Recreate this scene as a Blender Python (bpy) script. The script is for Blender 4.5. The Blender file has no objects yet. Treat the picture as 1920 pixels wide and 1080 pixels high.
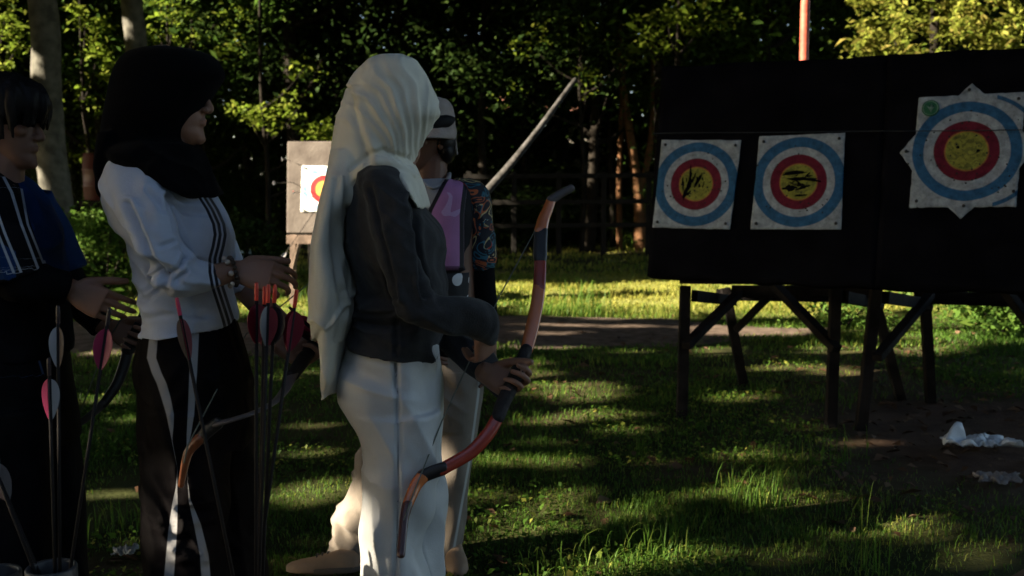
import bpy, math, random
import numpy as np
from mathutils import Vector, Matrix
R = math.radians
rng = np.random.default_rng(7)
random.seed(7)
S = bpy.context.scene
COL = S.collection

# ------------------------------------------------------------------ camera geometry (real metres)
CZ, FPX = 1.36, 1900.0
PITCH = math.atan(195.0/FPX)
cp, sp = math.cos(PITCH), math.sin(PITCH)

def at(u, v, Y):
    """point seen at photo pixel (u,v), Y metres in front of the camera"""
    dy = cp*FPX + sp*(540-v); dz = -sp*FPX + cp*(540-v); k = Y/dy
    return np.array([(u-960)*k, Y, CZ+k*dz])
def ground(u, v, z=0.0):
    dy = cp*FPX + sp*(540-v); dz = -sp*FPX + cp*(540-v); k = (z-CZ)/dz
    return np.array([(u-960)*k, dy*k, z])
def proj(P):
    P = np.asarray(P, float); q = P-np.array([0, 0, CZ])
    d = q[..., 1]*cp-q[..., 2]*sp; up = q[..., 1]*sp+q[..., 2]*cp
    d = np.where(d < .05, .05, d)
    return 960+FPX*q[..., 0]/d, 540-FPX*up/d
def pxm(v, Y):
    return (cp*FPX + sp*(540-v))/Y     # pixels per metre at row v and depth Y
def at3(t): return at(*t)

# ------------------------------------------------------------------ noise
def _h(ix, iy, iz, s):
    n = (ix*374761393 + iy*668265263 + iz*2147483647 + s*1274126177) & 0xFFFFFFFF
    n = ((n ^ (n >> 13))*1274126177) & 0xFFFFFFFF
    n = n ^ (n >> 16)
    return (n & 0xFFFF)/65535.0
def vnoise(P, seed=0):
    P = np.asarray(P, float); i = np.floor(P).astype(np.int64); f = P-i; w = f*f*f*(f*(f*6-15)+10)
    out = 0
    for a in (0, 1):
        for b in (0, 1):
            for c in (0, 1):
                wt = (w[..., 0] if a else 1-w[..., 0])*(w[..., 1] if b else 1-w[..., 1])*(w[..., 2] if c else 1-w[..., 2])
                out = out + wt*_h(i[..., 0]+a, i[..., 1]+b, i[..., 2]+c, seed)
    return out*2-1
def fbm(P, seed=0, o=3):
    s = 0; a = 1.0; P = np.asarray(P, float)
    for k in range(o):
        s = s+a*vnoise(P*(2.0**k), seed+k); a *= .5
    return s
def folds(P, across, along, wl, ln, seed, warp=.6):
    """soft cloth folds: ridges running along one direction"""
    across = np.array(across, float)/np.linalg.norm(across); along = np.array(along, float)/np.linalg.norm(along)
    w = vnoise(P*3.0, seed+9)*warp
    q = np.stack([P@across/wl+w, P@along/ln+w*.5, np.full(len(P), seed*1.7)+P@np.cross(across, along)/(wl*3)], -1)
    n = vnoise(q, seed)
    return .50-np.abs(n)*2

# ------------------------------------------------------------------ materials
def mat(name, col, rough=.8, spec=.3, var=.12, vscale=9., bump=0., bscale=60., sheen=0., metal=0., col2=None, det=4, crease=0., cscale=(9, 9, 4)):
    m = bpy.data.materials.new(name); m.use_nodes = True
    nt = m.node_tree; b = nt.nodes['Principled BSDF']; L = nt.links.new
    b.inputs['Roughness'].default_value = rough; b.inputs['Specular IOR Level'].default_value = spec
    b.inputs['Metallic'].default_value = metal
    if sheen: b.inputs['Sheen Weight'].default_value = sheen; b.inputs['Sheen Roughness'].default_value = .5
    tc = nt.nodes.new('ShaderNodeTexCoord'); n = nt.nodes.new('ShaderNodeTexNoise')
    n.inputs['Scale'].default_value = vscale; n.inputs['Detail'].default_value = det
    L(tc.outputs['Object'], n.inputs['Vector'])
    r = nt.nodes.new('ShaderNodeValToRGB'); L(n.outputs['Fac'], r.inputs['Fac'])
    c2 = col2 if col2 else tuple(min(1, c*(1+var)) for c in col); c1 = col if col2 else tuple(c*(1-var) for c in col)
    r.color_ramp.elements[0].color = (*c1, 1); r.color_ramp.elements[1].color = (*c2, 1)
    r.color_ramp.elements[0].position = .35; r.color_ramp.elements[1].position = .65
    L(r.outputs['Color'], b.inputs['Base Color'])
    if bump:
        n2 = nt.nodes.new('ShaderNodeTexNoise'); n2.inputs['Scale'].default_value = bscale; n2.inputs['Detail'].default_value = 5
        L(tc.outputs['Object'], n2.inputs['Vector'])
        bp = nt.nodes.new('ShaderNodeBump'); bp.inputs['Strength'].default_value = bump; bp.inputs['Distance'].default_value = .01
        L(n2.outputs['Fac'], bp.inputs['Height']); L(bp.outputs['Normal'], b.inputs['Normal'])
        if crease:
            mp = nt.nodes.new('ShaderNodeMapping'); mp.inputs['Scale'].default_value = cscale; mp.inputs['Rotation'].default_value = (.2, .5, .1); L(tc.outputs['Object'], mp.inputs[0])
            n3 = nt.nodes.new('ShaderNodeTexNoise'); n3.noise_type = 'RIDGED_MULTIFRACTAL'; n3.normalize = True; n3.inputs['Scale'].default_value = 1.; n3.inputs['Detail'].default_value = 3.; n3.inputs['Distortion'].default_value = .6
            L(mp.outputs[0], n3.inputs['Vector']); b2 = nt.nodes.new('ShaderNodeBump'); b2.inputs['Strength'].default_value = crease; b2.inputs['Distance'].default_value = .07
            L(n3.outputs['Fac'], b2.inputs['Height']); L(b2.outputs['Normal'], bp.inputs['Normal'])
    m['_ramp'] = r.name
    return m
def N(m, t, **kw):
    n = m.node_tree.nodes.new(t)
    for k, v in kw.items(): setattr(n, k, v)
    return n
def math_node(m, op, a, b=None, c=None):
    n = N(m, 'ShaderNodeMath', operation=op)
    for i, x in enumerate((a, b, c)):
        if x is None: continue
        if isinstance(x, (int, float)): n.inputs[i].default_value = x
        else: m.node_tree.links.new(x, n.inputs[i])
    return n.outputs[0]
def mixc(m, fac, a, b):
    n = N(m, 'ShaderNodeMix', data_type='RGBA')
    L = m.node_tree.links.new
    if isinstance(fac, (int, float)): n.inputs[0].default_value = fac
    else: L(fac, n.inputs[0])
    for s, x in ((6, a), (7, b)):
        if isinstance(x, tuple): n.inputs[s].default_value = (*x[:3], 1)
        else: L(x, n.inputs[s])
    return n.outputs[2]
def attr_out(m, name):
    n = N(m, 'ShaderNodeAttribute', attribute_name=name); return n.outputs['Fac']
def base_src(m):
    return m.node_tree.nodes[m['_ramp']].outputs['Color']
def set_base(m, sock):
    m.node_tree.links.new(sock, m.node_tree.nodes['Principled BSDF'].inputs['Base Color'])
def band(m, a, w, soft=.15):
    """1 where |a| < w"""
    ab = math_node(m, 'ABSOLUTE', a)
    n = N(m, 'ShaderNodeMapRange'); L = m.node_tree.links.new
    L(ab, n.inputs[0]); n.inputs[1].default_value = w*(1-soft); n.inputs[2].default_value = w*(1+soft)
    n.inputs[3].default_value = 1; n.inputs[4].default_value = 0
    return n.outputs[0]

# ------------------------------------------------------------------ pieces: (verts, faces) closed shells
def rings_to_piece(rings, closed_caps=True):
    n = len(rings[0]); V = np.concatenate(rings); F = []
    for i in range(len(rings)-1):
        a = i*n; b = a+n
        for j in range(n):
            k = (j+1) % n; F.append((a+j, a+k, b+k, b+j))
    if closed_caps:
        V = np.concatenate([V, [rings[0].mean(0)], [rings[-1].mean(0)]]); c0 = len(V)-2; c1 = c0+1; e = (len(rings)-1)*n
        for j in range(n):
            k = (j+1) % n; F.append((c0, k, j)); F.append((c1, e+j, e+k))
    return V, F
def pch(xs, ys, x):
    """monotone-ish cubic interpolation"""
    xs = np.asarray(xs, float); ys = np.asarray(ys, float)
    if len(xs) == 2: return np.interp(x, xs, ys)
    h = np.diff(xs); d = np.diff(ys)/h; m = np.zeros(len(xs))
    for i in range(1, len(xs)-1):
        m[i] = 0 if d[i-1]*d[i] <= 0 else 2*d[i-1]*d[i]/(d[i-1]+d[i])
    m[0] = d[0]; m[-1] = d[-1]
    i = np.clip(np.searchsorted(xs, x)-1, 0, len(h)-1); t = (x-xs[i])/h[i]
    return ((2*t**3-3*t**2+1)*ys[i]+(t**3-2*t**2+t)*h[i]*m[i]+(-2*t**3+3*t**2)*ys[i+1]+(t**3-t**2)*h[i]*m[i+1])
def sil(Y0, rows, n=44, p=2.0, step=9, tilt=None, inset=0.):
    """loft of level slices; a row is (v, uLeft, uRight, half_thickness_m[, dy])"""
    rows = [tuple(r)+(0.,)*(5-len(r)) for r in rows]
    A = np.array(rows, float); vs = A[:, 0]
    m = max(3, int((vs[-1]-vs[0])/step)); vv = np.linspace(vs[0], vs[-1], m)
    c = [pch(vs, A[:, k], vv) for k in range(1, 5)]
    th = np.linspace(0, 2*math.pi, n, endpoint=False); ct, st = np.cos(th), np.sin(th)
    ex = np.sign(ct)*np.abs(ct)**(2/p); ey = np.sign(st)*np.abs(st)**(2/p)
    rings = []
    for i, v in enumerate(vv):
        Y = Y0+c[3][i]
        L_ = at(c[0][i], v, Y); R_ = at(c[1][i], v, Y); cx = (L_+R_)/2; hw = (R_[0]-L_[0])/2-inset; b = c[2][i]-inset
        hw = max(hw, .004); b = max(b, .004)
        P = np.stack([cx[0]+ex*hw, cx[1]+ey*b, np.full(n, cx[2])], -1)
        if tilt is not None:
            w = np.clip((v-tilt[1])/(tilt[2]-tilt[1]), 0, 1)
            P[:, 2] += -w*tilt[0]*ex
        rings.append(P)
    return rings_to_piece(rings)
def tube(pts, rad, n=20, flat=1.0, up=(0, 0, 1), sub=4, round_ends=True):
    """tapered tube through points; flat scales the radius across 'up'"""
    pts = np.array(pts, float); rad = np.array(rad, float)
    if sub > 1 and len(pts) > 2:
        t = np.arange(len(pts)); tt = np.linspace(0, len(pts)-1, (len(pts)-1)*sub+1)
        Q = np.empty((len(tt), 3))
        for k in range(3):
            d = np.gradient(pts[:, k]); i = np.clip(tt.astype(int), 0, len(pts)-2); s = tt-i
            Q[:, k] = (2*s**3-3*s**2+1)*pts[i, k]+(s**3-2*s**2+s)*d[i]+(-2*s**3+3*s**2)*pts[i+1, k]+(s**3-s**2)*d[i+1]
        rad = np.interp(tt, t, rad); pts = Q
    T = np.gradient(pts, axis=0); T /= np.linalg.norm(T, axis=1)[:, None]+1e-12
    if round_ends:
        P = [pts[0]-T[0]*rad[0]*k for k in (.75, .5)]; q = [rad[0]*.6, rad[0]*.87]
        P2 = [pts[-1]+T[-1]*rad[-1]*k for k in (.5, .75)]; q2 = [rad[-1]*.87, rad[-1]*.6]
        pts = np.vstack([P, pts, P2]); rad = np.concatenate([q, rad, q2]); T = np.vstack([T[:1], T[:1], T, T[-1:], T[-1:]])
    th = np.linspace(0, 2*math.pi, n, endpoint=False); rings = []
    up = np.array(up, float); prev = None
    for P, r, t in zip(pts, rad, T):
        a = np.cross(t, up) if prev is None else prev-t*np.dot(prev, t)
        if np.linalg.norm(a) < 1e-4: a = np.cross(t, [1, .2, 0])
        a /= np.linalg.norm(a); b = np.cross(t, a); prev = a
        rings.append(P+np.outer(np.cos(th), a)*r+np.outer(np.sin(th), b)*r*flat)
    return rings_to_piece(rings)
def ell(c, r, n=16, m=10, M=None):
    rings = []
    for i in range(m):
        ph = math.pi*(i+.5)/m; z = math.cos(ph); q = math.sin(ph)
        th = np.linspace(0, 2*math.pi, n, endpoint=False)
        P = np.stack([np.cos(th)*q*r[0], np.sin(th)*q*r[1], np.full(n, z*r[2])], -1)
        if M is not None: P = P@np.array(M).T
        rings.append(P+np.array(c))
    return rings_to_piece(rings)
def box(c, half, M=None):
    V = np.array([[x, y, z] for x in (-1, 1) for y in (-1, 1) for z in (-1, 1)], float)*np.array(half)
    if M is not None: V = V@np.array(M).T
    F = [(0, 1, 3, 2), (4, 6, 7, 5), (0, 4, 5, 1), (2, 3, 7, 6), (0, 2, 6, 4), (1, 5, 7, 3)]
    return V+np.array(c), F
def frame_of(d, up=(0, 0, 1)):
    """columns: x side, y along d, z up"""
    d = np.array(d, float); d /= np.linalg.norm(d); x = np.cross(d, up); x /= np.linalg.norm(x); return np.stack([x, d, np.cross(x, d)], 1)
def bar(p, q, w, h, up=(0, 0, 1)):
    p = np.array(p, float); q = np.array(q, float); M = frame_of(q-p, up)
    return box((p+q)/2, (w/2, np.linalg.norm(q-p)/2, h/2), M)
def join(pieces):
    V = []; F = []; o = 0
    for v, f in pieces:
        V.append(v); F += [tuple(i+o for i in t) for t in f]; o += len(v)
    return np.concatenate(V), F

# ------------------------------------------------------------------ objects
def link(name, me, m=None, parent=None):
    o = bpy.data.objects.new(name, me); COL.objects.link(o)
    if m is not None and len(me.materials) == 0: me.materials.append(m)
    if parent is not None: o.parent = parent
    return o
def mesh_of(name, V, F, smooth=True):
    me = bpy.data.meshes.new(name); me.from_pydata([tuple(v) for v in V], [], F); me.update()
    if smooth: me.polygons.foreach_set('use_smooth', [True]*len(me.polygons))
    return me
def raw(name, pieces, m, parent=None, smooth=True, origin=None, bevel=0.):
    V, F = join(pieces if isinstance(pieces, list) else [pieces])
    org = np.zeros(3) if origin is None else np.array(origin, float)
    if parent is not None and origin is None: org = np.array(parent.location)
    me = mesh_of(name, V-org, F, smooth); o = link(name, me, m, parent)
    if parent is None: o.location = org
    if bevel:
        md = o.modifiers.new('bevel', 'BEVEL'); md.width = bevel; md.segments = 2; md.limit_method = 'ANGLE'
    return o
def get_co(me):
    a = np.empty(len(me.vertices)*3); me.vertices.foreach_get('co', a); return a.reshape(-1, 3)
def get_no(me):
    a = np.empty(len(me.vertices)*3); me.vertices.foreach_get('normal', a); return a.reshape(-1, 3)
def merged(name, pieces, voxel, m, parent=None, smooth_it=3, disp=None, attrs=None, fac=.5):
    """union of overlapping closed shells as ONE continuous surface"""
    V, F = join(pieces); me = mesh_of(name+'_src', V, F); o = link(name+'_src', me)
    r = o.modifiers.new('r', 'REMESH'); r.mode = 'VOXEL'; r.voxel_size = voxel
    if smooth_it:
        s = o.modifiers.new('s', 'SMOOTH'); s.factor = fac; s.iterations = smooth_it
    dg = bpy.context.evaluated_depsgraph_get(); dg.update()
    new = bpy.data.meshes.new_from_object(o.evaluated_get(dg)); new.name = name
    bpy.data.objects.remove(o); bpy.data.meshes.remove(me)
    new.polygons.foreach_set('use_smooth', [True]*len(new.polygons))
    if disp is not None:
        P = get_co(new); d = disp(P, get_no(new)); P = P+(d if d.ndim == 2 else get_no(new)*d[:, None])
        new.vertices.foreach_set('co', P.ravel()); new.update()
    if attrs:
        P = get_co(new)
        for k, fn in attrs.items():
            at_ = new.attributes.new(k, 'FLOAT', 'POINT'); at_.data.foreach_set('value', np.asarray(fn(P), np.float32))
    new.materials.clear(); org = np.zeros(3) if parent is None else np.array(parent.location)
    P = get_co(new)-org; new.vertices.foreach_set('co', P.ravel()); new.update()
    return link(name, new, m, parent)
def tag(o, label=None, cat=None, group=None, kind=None):
    if label: o['label'] = label
    if cat: o['category'] = cat
    if group: o['group'] = group
    if kind: o['kind'] = kind
    return o
def empty(name, loc, label=None, cat=None, group=None, kind=None):
    o = bpy.data.objects.new(name, None); COL.objects.link(o); o.location = tuple(loc); o.empty_display_size = .1
    return tag(o, label, cat, group, kind)
def polyline_signed(pts):
    """px distance (signed in u) from a line given by (v,u) pairs"""
    pts = sorted(pts); vs = [p[0] for p in pts]; us = [p[1] for p in pts]
    def f(P):
        u, v = proj(P); return u-np.interp(v, vs, us)
    return f

def groove(pts, depth, width, ymax):
    """narrow valley in cloth along a line of photo points (u, v), on the side nearer than ymax"""
    pts = np.array(pts, float)
    def f(P):
        u, v = proj(P); d = np.full(len(P), 1e9)
        for a, b in zip(pts[:-1], pts[1:]):
            ab = b-a; t = np.clip(((u-a[0])*ab[0]+(v-a[1])*ab[1])/(ab@ab), 0, 1); d = np.minimum(d, np.hypot(u-a[0]-t*ab[0], v-a[1]-t*ab[1]))
        return np.where(P[:, 1] < ymax, -depth*np.exp(-(d/width)**2)+depth*.35*np.exp(-((d-width*2)/width)**2), 0)
    return f
# ------------------------------------------------------------------ sun, sky, camera
EL, AZ = R(25), R(18)            # sun low, to the left and a little behind the camera
SUN = np.array([-math.cos(EL)*math.cos(AZ), -math.cos(EL)*math.sin(AZ), math.sin(EL)])
w = bpy.data.worlds.new("World"); S.world = w; w.use_nodes = True
nt = w.node_tree; bg = nt.nodes['Background']; sky = nt.nodes.new('ShaderNodeTexSky')
sky.sky_type = 'NISHITA'; sky.sun_disc = False; sky.sun_elevation = EL; sky.sun_rotation = R(270)-AZ
nt.links.new(sky.outputs[0], bg.inputs[0]); bg.inputs[1].default_value = .05
ld = bpy.data.lights.new('sun', 'SUN'); ld.energy = 5.0; ld.angle = R(.5); ld.color = (1, .87, .66)
lo = bpy.data.objects.new('sun', ld); COL.objects.link(lo)
lo.rotation_euler = Vector(SUN).to_track_quat('Z', 'Y').to_euler(); lo.location = (-20, -8, 20)
cam = bpy.data.cameras.new('camera'); cam.sensor_width = 36; cam.lens = FPX/1920*36; cam.clip_end = 2000; cam.clip_start = .05
co = bpy.data.objects.new('camera', cam); COL.objects.link(co); co.location = (0, 0, CZ); co.rotation_euler = (R(90)-PITCH, 0, 0)
S.camera = co
cam.dof.use_dof = True; cam.dof.focus_distance = 2.65; cam.dof.aperture_fstop = 5.0
S.view_settings.view_transform = 'Standard'; S.view_settings.look = 'None'; S.view_settings.gamma = 1
S.view_settings.exposure = 2.95
S.cycles.max_bounces = 6; S.cycles.transparent_max_bounces = 4; S.cycles.diffuse_bounces = 3

# ------------------------------------------------------------------ where the sun gets through the canopy
LIT = [ # photo pixels on the ground: u, v, half width, half height
 (1400, 560, 620, 29), (1150, 560, 150, 30), (790, 560, 100, 26), (560, 582, 70, 24), (470, 580, 40, 14), (205, 590, 70, 18), (330, 600, 60, 14),
 (1195, 452, 45, 12), (1080, 611, 140, 2), (1010, 624, 80, 1.5), (1060, 650, 150, 4), (1420, 612, 130, 9), (1560, 650, 90, 9), (1800, 600, 150, 40), (1900, 690, 40, 9), (1740, 650, 60, 12),
 (1060, 735, 95, 17), (1075, 775, 78, 8), (975, 700, 25, 10), (1000, 680, 50, 6), (1030, 832, 45, 7), (1065, 865, 30, 9), (950, 865, 40, 8), (1060, 920, 50, 12), (1160, 957, 60, 10), (935, 975, 60, 16), (1030, 985, 50, 12),
 (1410, 848, 40, 12), (1480, 952, 80, 14), (1430, 920, 30, 20), (1590, 830, 40, 8), (1660, 975, 55, 13), (1730, 950, 40, 12), (1860, 1012, 55, 14), (1250, 1000, 70, 18), (1200, 1040, 70, 14), (1130, 1062, 60, 12), (1050, 1072, 60, 12),
 (1500, 690, 70, 6), (1390, 745, 60, 5), (1600, 700, 60, 5), (1330, 655, 40, 10), (1880, 905, 30, 6),
 (560, 912, 85, 22), (600, 890, 60, 10), (1000, 945, 45, 9), (1120, 905, 40, 7), (1180, 800, 45, 7), (1260, 870, 40, 7), (1000, 790, 35, 7), (1300, 960, 40, 9), (1380, 1030, 50, 9), (940, 1040, 45, 12), (640, 905, 40, 14), (520, 945, 20, 6), (205, 925, 60, 13), (215, 772, 45, 9), (175, 740, 40, 7), (240, 715, 30, 8), (200, 660, 50, 6), (255, 955, 20, 5), (590, 790, 26, 5), (540, 690, 40, 7), (620, 660, 30, 6), (240, 1060, 30, 8), (560, 1040, 20, 6),
 (590, 1000, 16, 5), (560, 840, 60, 4),
]
_g = np.random.default_rng(44)
for _ in range(70):
    _u, _v = _g.uniform(150, 1900), _g.uniform(670, 1078)
    if _u > 1700 and _v < 950: continue
    LIT.append((_u, _v, _g.uniform(10, 30)*(_v/900), _g.uniform(2.5, 6)*(_v/900)))
HOLES = [ # u, v, depth, radius in metres: things the sun catches above the ground
 (640, 950, 3.55, .10), (628, 1000, 3.55, .08), (850, 690, 3.45, .05), (355, 1010, 2.2, .085), (340, 960, 2.2, .05), (702, 1030, 2.25, .07), (720, 1070, 2.25, .05),
 
 (600, 350, 11.3, .55), (585, 290, 11.3, .30), (620, 395, 11.3, .35), (570, 450, 11.2, .25), (548, 500, 11.2, .2), (1505, 40, 6.45, .25), (1505, 95, 6.45, .2),
 (62, 120, 13.9, .18), (72, 330, 13.9, .2), (85, 390, 13.9, .25), (232, 50, 15.9, .15),
 (1185, 320, 21, .6), (1200, 345, 21, .5), (1170, 300, 21, .4), 
 (1770, 40, 17, 1.2), (1830, 30, 17, .9), (1700, 30, 17, .9), (1600, 30, 17.5, .9), (1570, 90, 17.5, .4), (1800, 85, 17, .5), (1660, 60, 17, .6), (960, 180, 30, .8),
 (160, 400, 12.4, .16), (200, 405, 12.4, .1), (135, 460, 12.4, .2), (225, 490, 12.4, .15), (210, 540, 12.0, .2), (1820, 570, 9.4, .7), (1870, 560, 9.4, .6), (1120, 555, 10.8, .5), (1880, 620, 9., .35),
]
YOUNG = [ # u, depth, clumps (u, v, ru, rv, leaves), label, leaf size
 (500, 18.6, [(505, 222, 34, 38, 300), (462, 200, 26, 20, 90), (560, 200, 40, 34, 90), (612, 252, 34, 22, 300), (640, 300, 26, 22, 120), (570, 130, 30, 20, 60)], 'young tree with bright green leaves just above the grey-brown target board', .11),
 (170, 19.4, [(160, 40, 32, 36, 200), (180, 115, 30, 44, 230), (150, 180, 20, 26, 80), (205, 240, 20, 36, 120), (165, 300, 20, 20, 60)], 'young tree with sunlit leaves between the two pale trunks', .115),
 (330, 19.6, [(325, 18, 44, 22, 240), (300, 66, 22, 20, 110), (425, 28, 44, 22, 100), (440, 90, 30, 22, 80), (360, 80, 34, 20, 60)], 'young tree with sunlit leaves above the black headscarf', .11),
 (10, 18.8, [(8, 40, 26, 50, 230), (0, 120, 20, 30, 100), (40, 70, 16, 30, 80)], 'young tree with sunlit leaves at the top left corner', .12),
 (1090, 19.8, [(1100, 160, 26, 40, 100), (1000, 90, 46, 46, 150), (1085, 60, 30, 30, 70), (1180, 110, 26, 20, 60), (970, 170, 30, 20, 40)], 'slim tree with scattered sunlit leaves beside the tip of the leaning pole', .10),
 (1270, 17.5, [(1250, 40, 60, 36, 300), (1215, 85, 30, 22, 140), (1330, 20, 50, 30, 140)], 'young green tree over the left corner of the black target wall', .11)]
for u, Y, cl, lb, sz in YOUNG: HOLES += [(c[0], c[1], Y, .85*max(c[2], c[3])*Y/FPX) for c in cl]
HP = np.array([at(u, v, Y) for u, v, Y, r in HOLES]); HR = np.array([h[3] for h in HOLES]); HY = np.array([h[2] for h in HOLES])
def sun_open(P, m=.05):
    o = _open(P)
    for d in ((0, m, 0), (0, -m, 0), (0, 0, m), (0, 0, -m), (m, 0, -m), (-m, 0, m)): o |= _open(P+np.array(d))
    return o
def _open(P):
    """True for points P of the shading canopy through which a lit place sees the sun"""
    P = np.asarray(P); t = P[:, 2]/SUN[2]; G = P-SUN*t[:, None]
    u, v = proj(G); ok = G[:, 1] > .6
    open_ = np.zeros(len(P), bool)
    n1 = fbm(np.stack([u/55, v/15, np.zeros(len(u))], -1), 3, 4)
    for (a, b, ru, rv) in LIT:
        d = ((u-a)/ru)**2+((v-b)/rv)**2
        open_ |= ok & (d < 1.15+.85*n1)
    for p, r in zip(HP, HR):
        q = P-p; a = q@SUN; d2 = (q*q).sum(1)-a*a
        open_ |= (a > 0) & (d2 < (r*r if r > .25 else max(r-.02, .0)**2))
    return open_
# ------------------------------------------------------------------ leaves
def leaf_mat(name, c1, c2, c3, trans=.35, rough=.5):
    m = bpy.data.materials.new(name); m.use_nodes = True; nt = m.node_tree; b = nt.nodes['Principled BSDF']; L = nt.links.new
    r = nt.nodes.new('ShaderNodeValToRGB'); L(attr_out(m, 'rnd'), r.inputs[0])
    e = r.color_ramp.elements; e[0].color = (*c1, 1); e[1].color = (*c3, 1); e.new(.5).color = (*c2, 1)
    L(r.outputs[0], b.inputs['Base Color']); b.inputs['Roughness'].default_value = rough; b.inputs['Specular IOR Level'].default_value = .10
    t = N(m, 'ShaderNodeBsdfTranslucent'); L(r.outputs[0], t.inputs[0]); mx = N(m, 'ShaderNodeMixShader'); mx.inputs[0].default_value = trans
    L(b.outputs[0], mx.inputs[1]); L(t.outputs[0], mx.inputs[2]); L(mx.outputs[0], nt.nodes['Material Output'].inputs[0])
    return m
def rnd_dirs(n):
    d = rng.normal(size=(n, 3)); return d/np.linalg.norm(d, axis=1)[:, None]
def leaf_mesh(name, C, size, up_bias=.5, slim=.42, droop=.3):
    """many small folded leaves at points C"""
    n = len(C); nn = rnd_dirs(n); nn[:, 2] = np.abs(nn[:, 2])+up_bias; nn /= np.linalg.norm(nn, axis=1)[:, None]
    t = rnd_dirs(n); t[:, 2] -= droop; t -= nn*(t*nn).sum(1)[:, None]; t /= np.linalg.norm(t, axis=1)[:, None]
    s = np.cross(nn, t); sz = np.asarray(size)*np.clip(np.exp(rng.normal(-.08, .38, n)), .4, 2.1)
    L_ = t*sz[:, None]; W = s*(sz*slim)[:, None]; D = nn*(sz*.10)[:, None]
    V = np.stack([C-L_*.5, C+W*.55-L_*.08+D, C+L_*.5-D, C-W*.55-L_*.08+D], 1).reshape(-1, 3)
    me = bpy.data.meshes.new(name); me.vertices.add(4*n); me.vertices.foreach_set('co', V.ravel())
    me.loops.add(4*n); me.loops.foreach_set('vertex_index', np.arange(4*n, dtype=np.int32)); me.polygons.add(n)
    me.polygons.foreach_set('loop_start', np.arange(0, 4*n, 4, dtype=np.int32)); me.update(calc_edges=True)
    a = me.attributes.new('rnd', 'FLOAT', 'POINT'); a.data.foreach_set('value', np.repeat(np.clip(rng.normal(.5, .22, n), 0, 1), 4).astype(np.float32))
    return me
def crown_points(n, rad, clumps, cr, hollow=.35, low_cut=None):
    c = rnd_dirs(clumps)*(rng.uniform(hollow, 1, clumps)**.6)[:, None]*np.array(rad)
    i = rng.integers(0, clumps, n); s = rng.uniform(.5, 1.3, clumps)*cr
    P = c[i]+rng.normal(size=(n, 3))*s[i][:, None]*np.array([1, 1, .6])
    return P
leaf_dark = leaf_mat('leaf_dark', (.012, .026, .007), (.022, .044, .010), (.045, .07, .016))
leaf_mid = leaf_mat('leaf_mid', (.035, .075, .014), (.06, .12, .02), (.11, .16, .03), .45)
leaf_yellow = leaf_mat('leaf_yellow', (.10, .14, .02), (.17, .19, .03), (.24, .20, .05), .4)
bark_dark = mat('bark_dark', (.014, .0115, .009), .95, .1, .4, 6, .5, 25)
bark_pale = mat('bark_pale', (.115, .11, .092), .9, .08, 0, 7, .6, 30, col2=(.055, .053, .044), det=8)
bark_orange = mat('bark_orange', (.14, .07, .035), .9, .1, .3, 6, .4, 25)

def trunk_pieces(h, r, lean=(0, 0), limbs=5, seed=0, lo=.35, spread=1.6):
    g = np.random.default_rng(seed); k = 6
    pts = [np.array([lean[0]*t*h+math.sin(t*5+seed)*.06*h*.15, lean[1]*t*h+math.cos(t*4+seed)*.05*h*.15, t*h]) for t in np.linspace(0, 1, k)]
    pts[0] = np.array([0, 0, -.15]); rr = np.linspace(1, .45, k)*r; rr[0] *= 1.25
    ps = [tube(pts, rr, 12, sub=3)]
    for i in range(limbs):
        t = g.uniform(lo, .95); b = np.array([lean[0]*t*h, lean[1]*t*h, t*h]); a = g.uniform(0, 6.28); q = g.uniform(.6, 1)*spread
        e = b+np.array([math.cos(a)*q, math.sin(a)*q, q*g.uniform(.5, 1.1)]); mid = (b+e)/2+np.array([0, 0, -.12*q])
        ps.append(tube([b, mid, e], np.array([.5, .32, .12])*r*(1.2-t*.5), 7, sub=3))
    return ps
TR = {}
def trunk_mesh(key, **kw):
    if key not in TR:
        V, F = join(trunk_pieces(**kw)); TR[key] = mesh_of('trunk', V, F)
    return TR[key]
crowns = {}
for k, (n, rad, cl, cr, sz) in {'a': (8500, (2.5, 2.3, 3.7), 70, .55, .125), 'b': (8500, (2.2, 2.4, 3.9), 60, .5, .115), 'c': (7500, (2.7, 2.2, 3.4), 55, .6, .14), 'd': (9000, (2.3, 2.3, 4.1), 80, .5, .11)}.items():
    crowns[k] = leaf_mesh('crown', crown_points(n, rad, cl, cr), sz)
def tree(x, y, key, crown, cz, sc, m_leaf, m_bark, label, group=None, rot=0., tscale=1., cs=(1, 1, 1), **kw):
    e = empty('tree', (x, y, 0), label, 'tree', group)
    t = link('trunk', trunk_mesh(key, **kw) if m_bark is None else trunk_mesh(key, **kw), None, e); t.rotation_euler.z = rot; t.scale = (tscale,)*3
    if len(t.data.materials) == 0: t.data.materials.append(m_bark)
    if crown:
        c = link('crown', crowns[crown], None, e); c.location.z = cz; c.rotation_euler.z = rot*1.7; c.scale = tuple(sc*k for k in cs)
        if len(c.data.materials) == 0: c.data.materials.append(m_leaf)
        c.material_slots[0].link = 'OBJECT'; c.material_slots[0].material = m_leaf
    t.material_slots[0].link = 'OBJECT'; t.material_slots[0].material = m_bark
    return e
def X(u, Y): return (u-960)/FPX*Y

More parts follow.
